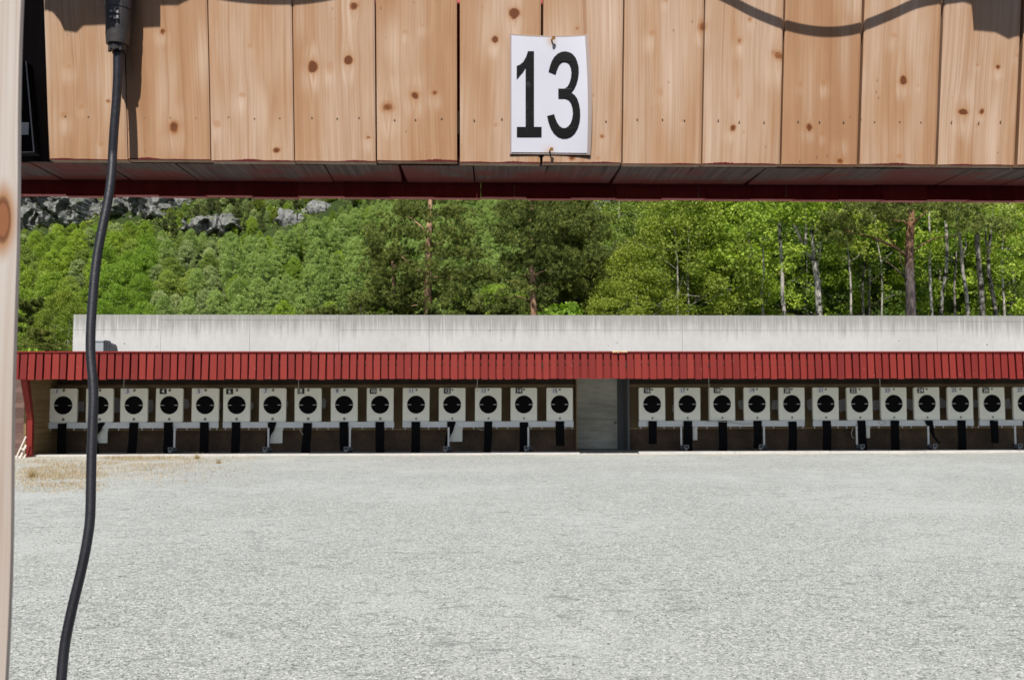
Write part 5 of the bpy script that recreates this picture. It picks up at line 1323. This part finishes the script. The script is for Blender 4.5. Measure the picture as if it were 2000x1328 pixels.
N('shrubM', 1400, 36.0, 'green shrub under the yellow green birches', .72, 3, 'shrub')
N('shrub', 1290, 36.0, 'light shrub peeping over the wall under the birches', .74, 3, 'shrub')
# more thin stems in the right wood
stems = [
         (1662, 38.5, .05, -14, 'leaning pale stem halfway between forked birch and huge pine'),
         (1686, 41, .06, 4, 'dark stem under the left boughs of the huge pine'), (1722, 40, .04, -12, 'thin pale stem leaning toward the huge pine'), 
         (1865, 42, .06, 5, 'dark stem behind the two pale birches right of the huge pine'), (1962, 40, .055, -5, 'pale stem near the right edge of the photo'), ]
for k, (px, y, rr, ln, lab) in enumerate(stems):
    rn = random.Random(k); pts = [(px, 612)] + [(px + ln * t + rn.uniform(-4, 4), 612 - 250 * t) for t in (.2, .4, .6, .8, 1.0)]
    sg_ = [(pts, rr, rr * .45)]
    for q in range(4):
        a = pts[2 + q % 3]; d_ = rn.choice([-1, 1]) * rn.uniform(14, 34); sg_.append(([a, (a[0] + d_ * .5, a[1] - 10), (a[0] + d_, a[1] - rn.uniform(14, 34))], rr * .35, .006))
    custom_tree('thin_tree', lab, px, y, sg_, MAT['b_birch'] if 'dark' not in lab else MAT['b_grey'], MAT['l_green'] if k % 2 else MAT['l_birch'], [(px, 400, 36, 26, 10), (px + ln, 470, 34, 40, 12)], 40 + k)
# the two open crowned pines of the middle
custom_tree('pine_tree', 'tall open pine with orange trunk, first big pine from the left', 836, 38.5,
  [([(836, 612), (836, 570), (837, 530), (837, 490), (838, 450), (840, 415), (841, 370), (842, 330)], .17, .08),
   ([(836, 462), (822, 442), (805, 428), (790, 420)], .05, .015), ([(837, 536), (815, 528), (795, 512), (775, 490)], .05, .015), ([(838, 478), (855, 476), (880, 470)], .035, .012),
   ([(836, 545), (860, 540), (895, 548)], .04, .012), ([(836, 590), (815, 596), (790, 600)], .035, .01), ([(838, 500), (860, 492), (900, 500)], .03, .01), ([(769, 580), (768, 540), (766, 510)], .07, .04)],
  MAT['b_orange'], MAT['l_pine'], [(836, 398, 62, 18, 16), (832, 425, 24, 9, 5), (840, 485, 20, 7, 4), (834, 545, 26, 9, 5), (842, 525, 16, 8, 3), (776, 415, 34, 14, 9), (898, 420, 38, 18, 12), (745, 448, 32, 16, 9), (795, 455, 34, 14, 9), (885, 458, 42, 16, 13), (722, 485, 26, 14, 7), (775, 492, 40, 12, 8), (905, 495, 50, 18, 14),
   (735, 525, 34, 16, 9), (795, 530, 26, 10, 5), (880, 535, 40, 14, 11), (930, 540, 36, 18, 10), (760, 562, 50, 12, 10), (870, 572, 44, 13, 11), (800, 590, 40, 11, 8), (905, 592, 50, 12, 11), (720, 590, 44, 14, 10)], 91)
custom_tree('pine_tree', 'pine with forked brown limbs left of the darker pine at the centre', 1042, 38.5,
  [([(1042, 612), (1041, 580), (1041, 545), (1038, 520), (1038, 480), (1038, 440), (1040, 400), (1042, 350)], .15, .07), ([(1041, 546), (1050, 534), (1066, 528), (1090, 532)], .06, .02), ([(1040, 548), (1030, 538), (1012, 542)], .05, .012), ([(1042, 570), (1058, 556), (1078, 552)], .03, .01), ([(1042, 590), (1010, 578), (975, 583)], .035, .01)],
  MAT['b_orange'], MAT['l_pine'], [(1040, 395, 40, 12, 10), (1040, 418, 24, 9, 4), (1040, 462, 20, 8, 4), (1036, 505, 26, 9, 5), (1044, 600, 26, 6, 4), (1075, 410, 40, 14, 10), (1000, 410, 32, 16, 9), (1030, 440, 50, 14, 13), (1085, 450, 44, 16, 12), (985, 455, 28, 14, 7), (1020, 475, 44, 12, 10), (1080, 490, 46, 14, 12), (1010, 512, 42, 14, 10), (1100, 522, 36, 14, 8), (970, 535, 36, 16, 9), (1060, 570, 30, 12, 6), (985, 590, 44, 12, 8), (1150, 440, 40, 18, 9), (1160, 490, 36, 16, 8)], 92)
# trees filling the right wood
random.seed(5)
gr = 'trees in the shady wood on the right'
for k in range(30):
    px = 1400 + (k * 23.0) % 700 + random.uniform(-12, 12); y = random.uniform(42, 52); key = random.choice(['birchC', 'aldA', 'birchC', 'aldB', 'birchB', 'aldA'])
    N(key, px, y, 'leafy tree in the shady wood ' + near_(px, y), random.uniform(.85, 1.15), None, 'tree', gr)
for k in range(34):
    px = 1180 + (k * 31.0) % 940 + random.uniform(-12, 12); y = random.uniform(54, 78); key = random.choice(['birchB', 'aldA', 'aldB', 'birchB'])
    N(key, px, y, 'green tree rising behind the wood ' + near_(px, y), random.uniform(.85, 1.2), None, 'tree', 'trees rising behind the right wood')
for k in range(10):
    px = 1450 + k * 62 + random.uniform(-15, 15); N('shrubM', px, random.uniform(37, 42), 'low undergrowth shrub ' + near_(px, 0), random.uniform(.6, .85), None, 'shrub', 'undergrowth shrubs in the right wood')
for k in range(12):
    px = 900 + k * 45 + random.uniform(-15, 15); N(random.choice(['aldB', 'birchB', 'aldA']), px, random.uniform(50, 60), 'green tree standing behind the central pines', random.uniform(.6, .75), None, 'tree', 'green trees behind the central pines')
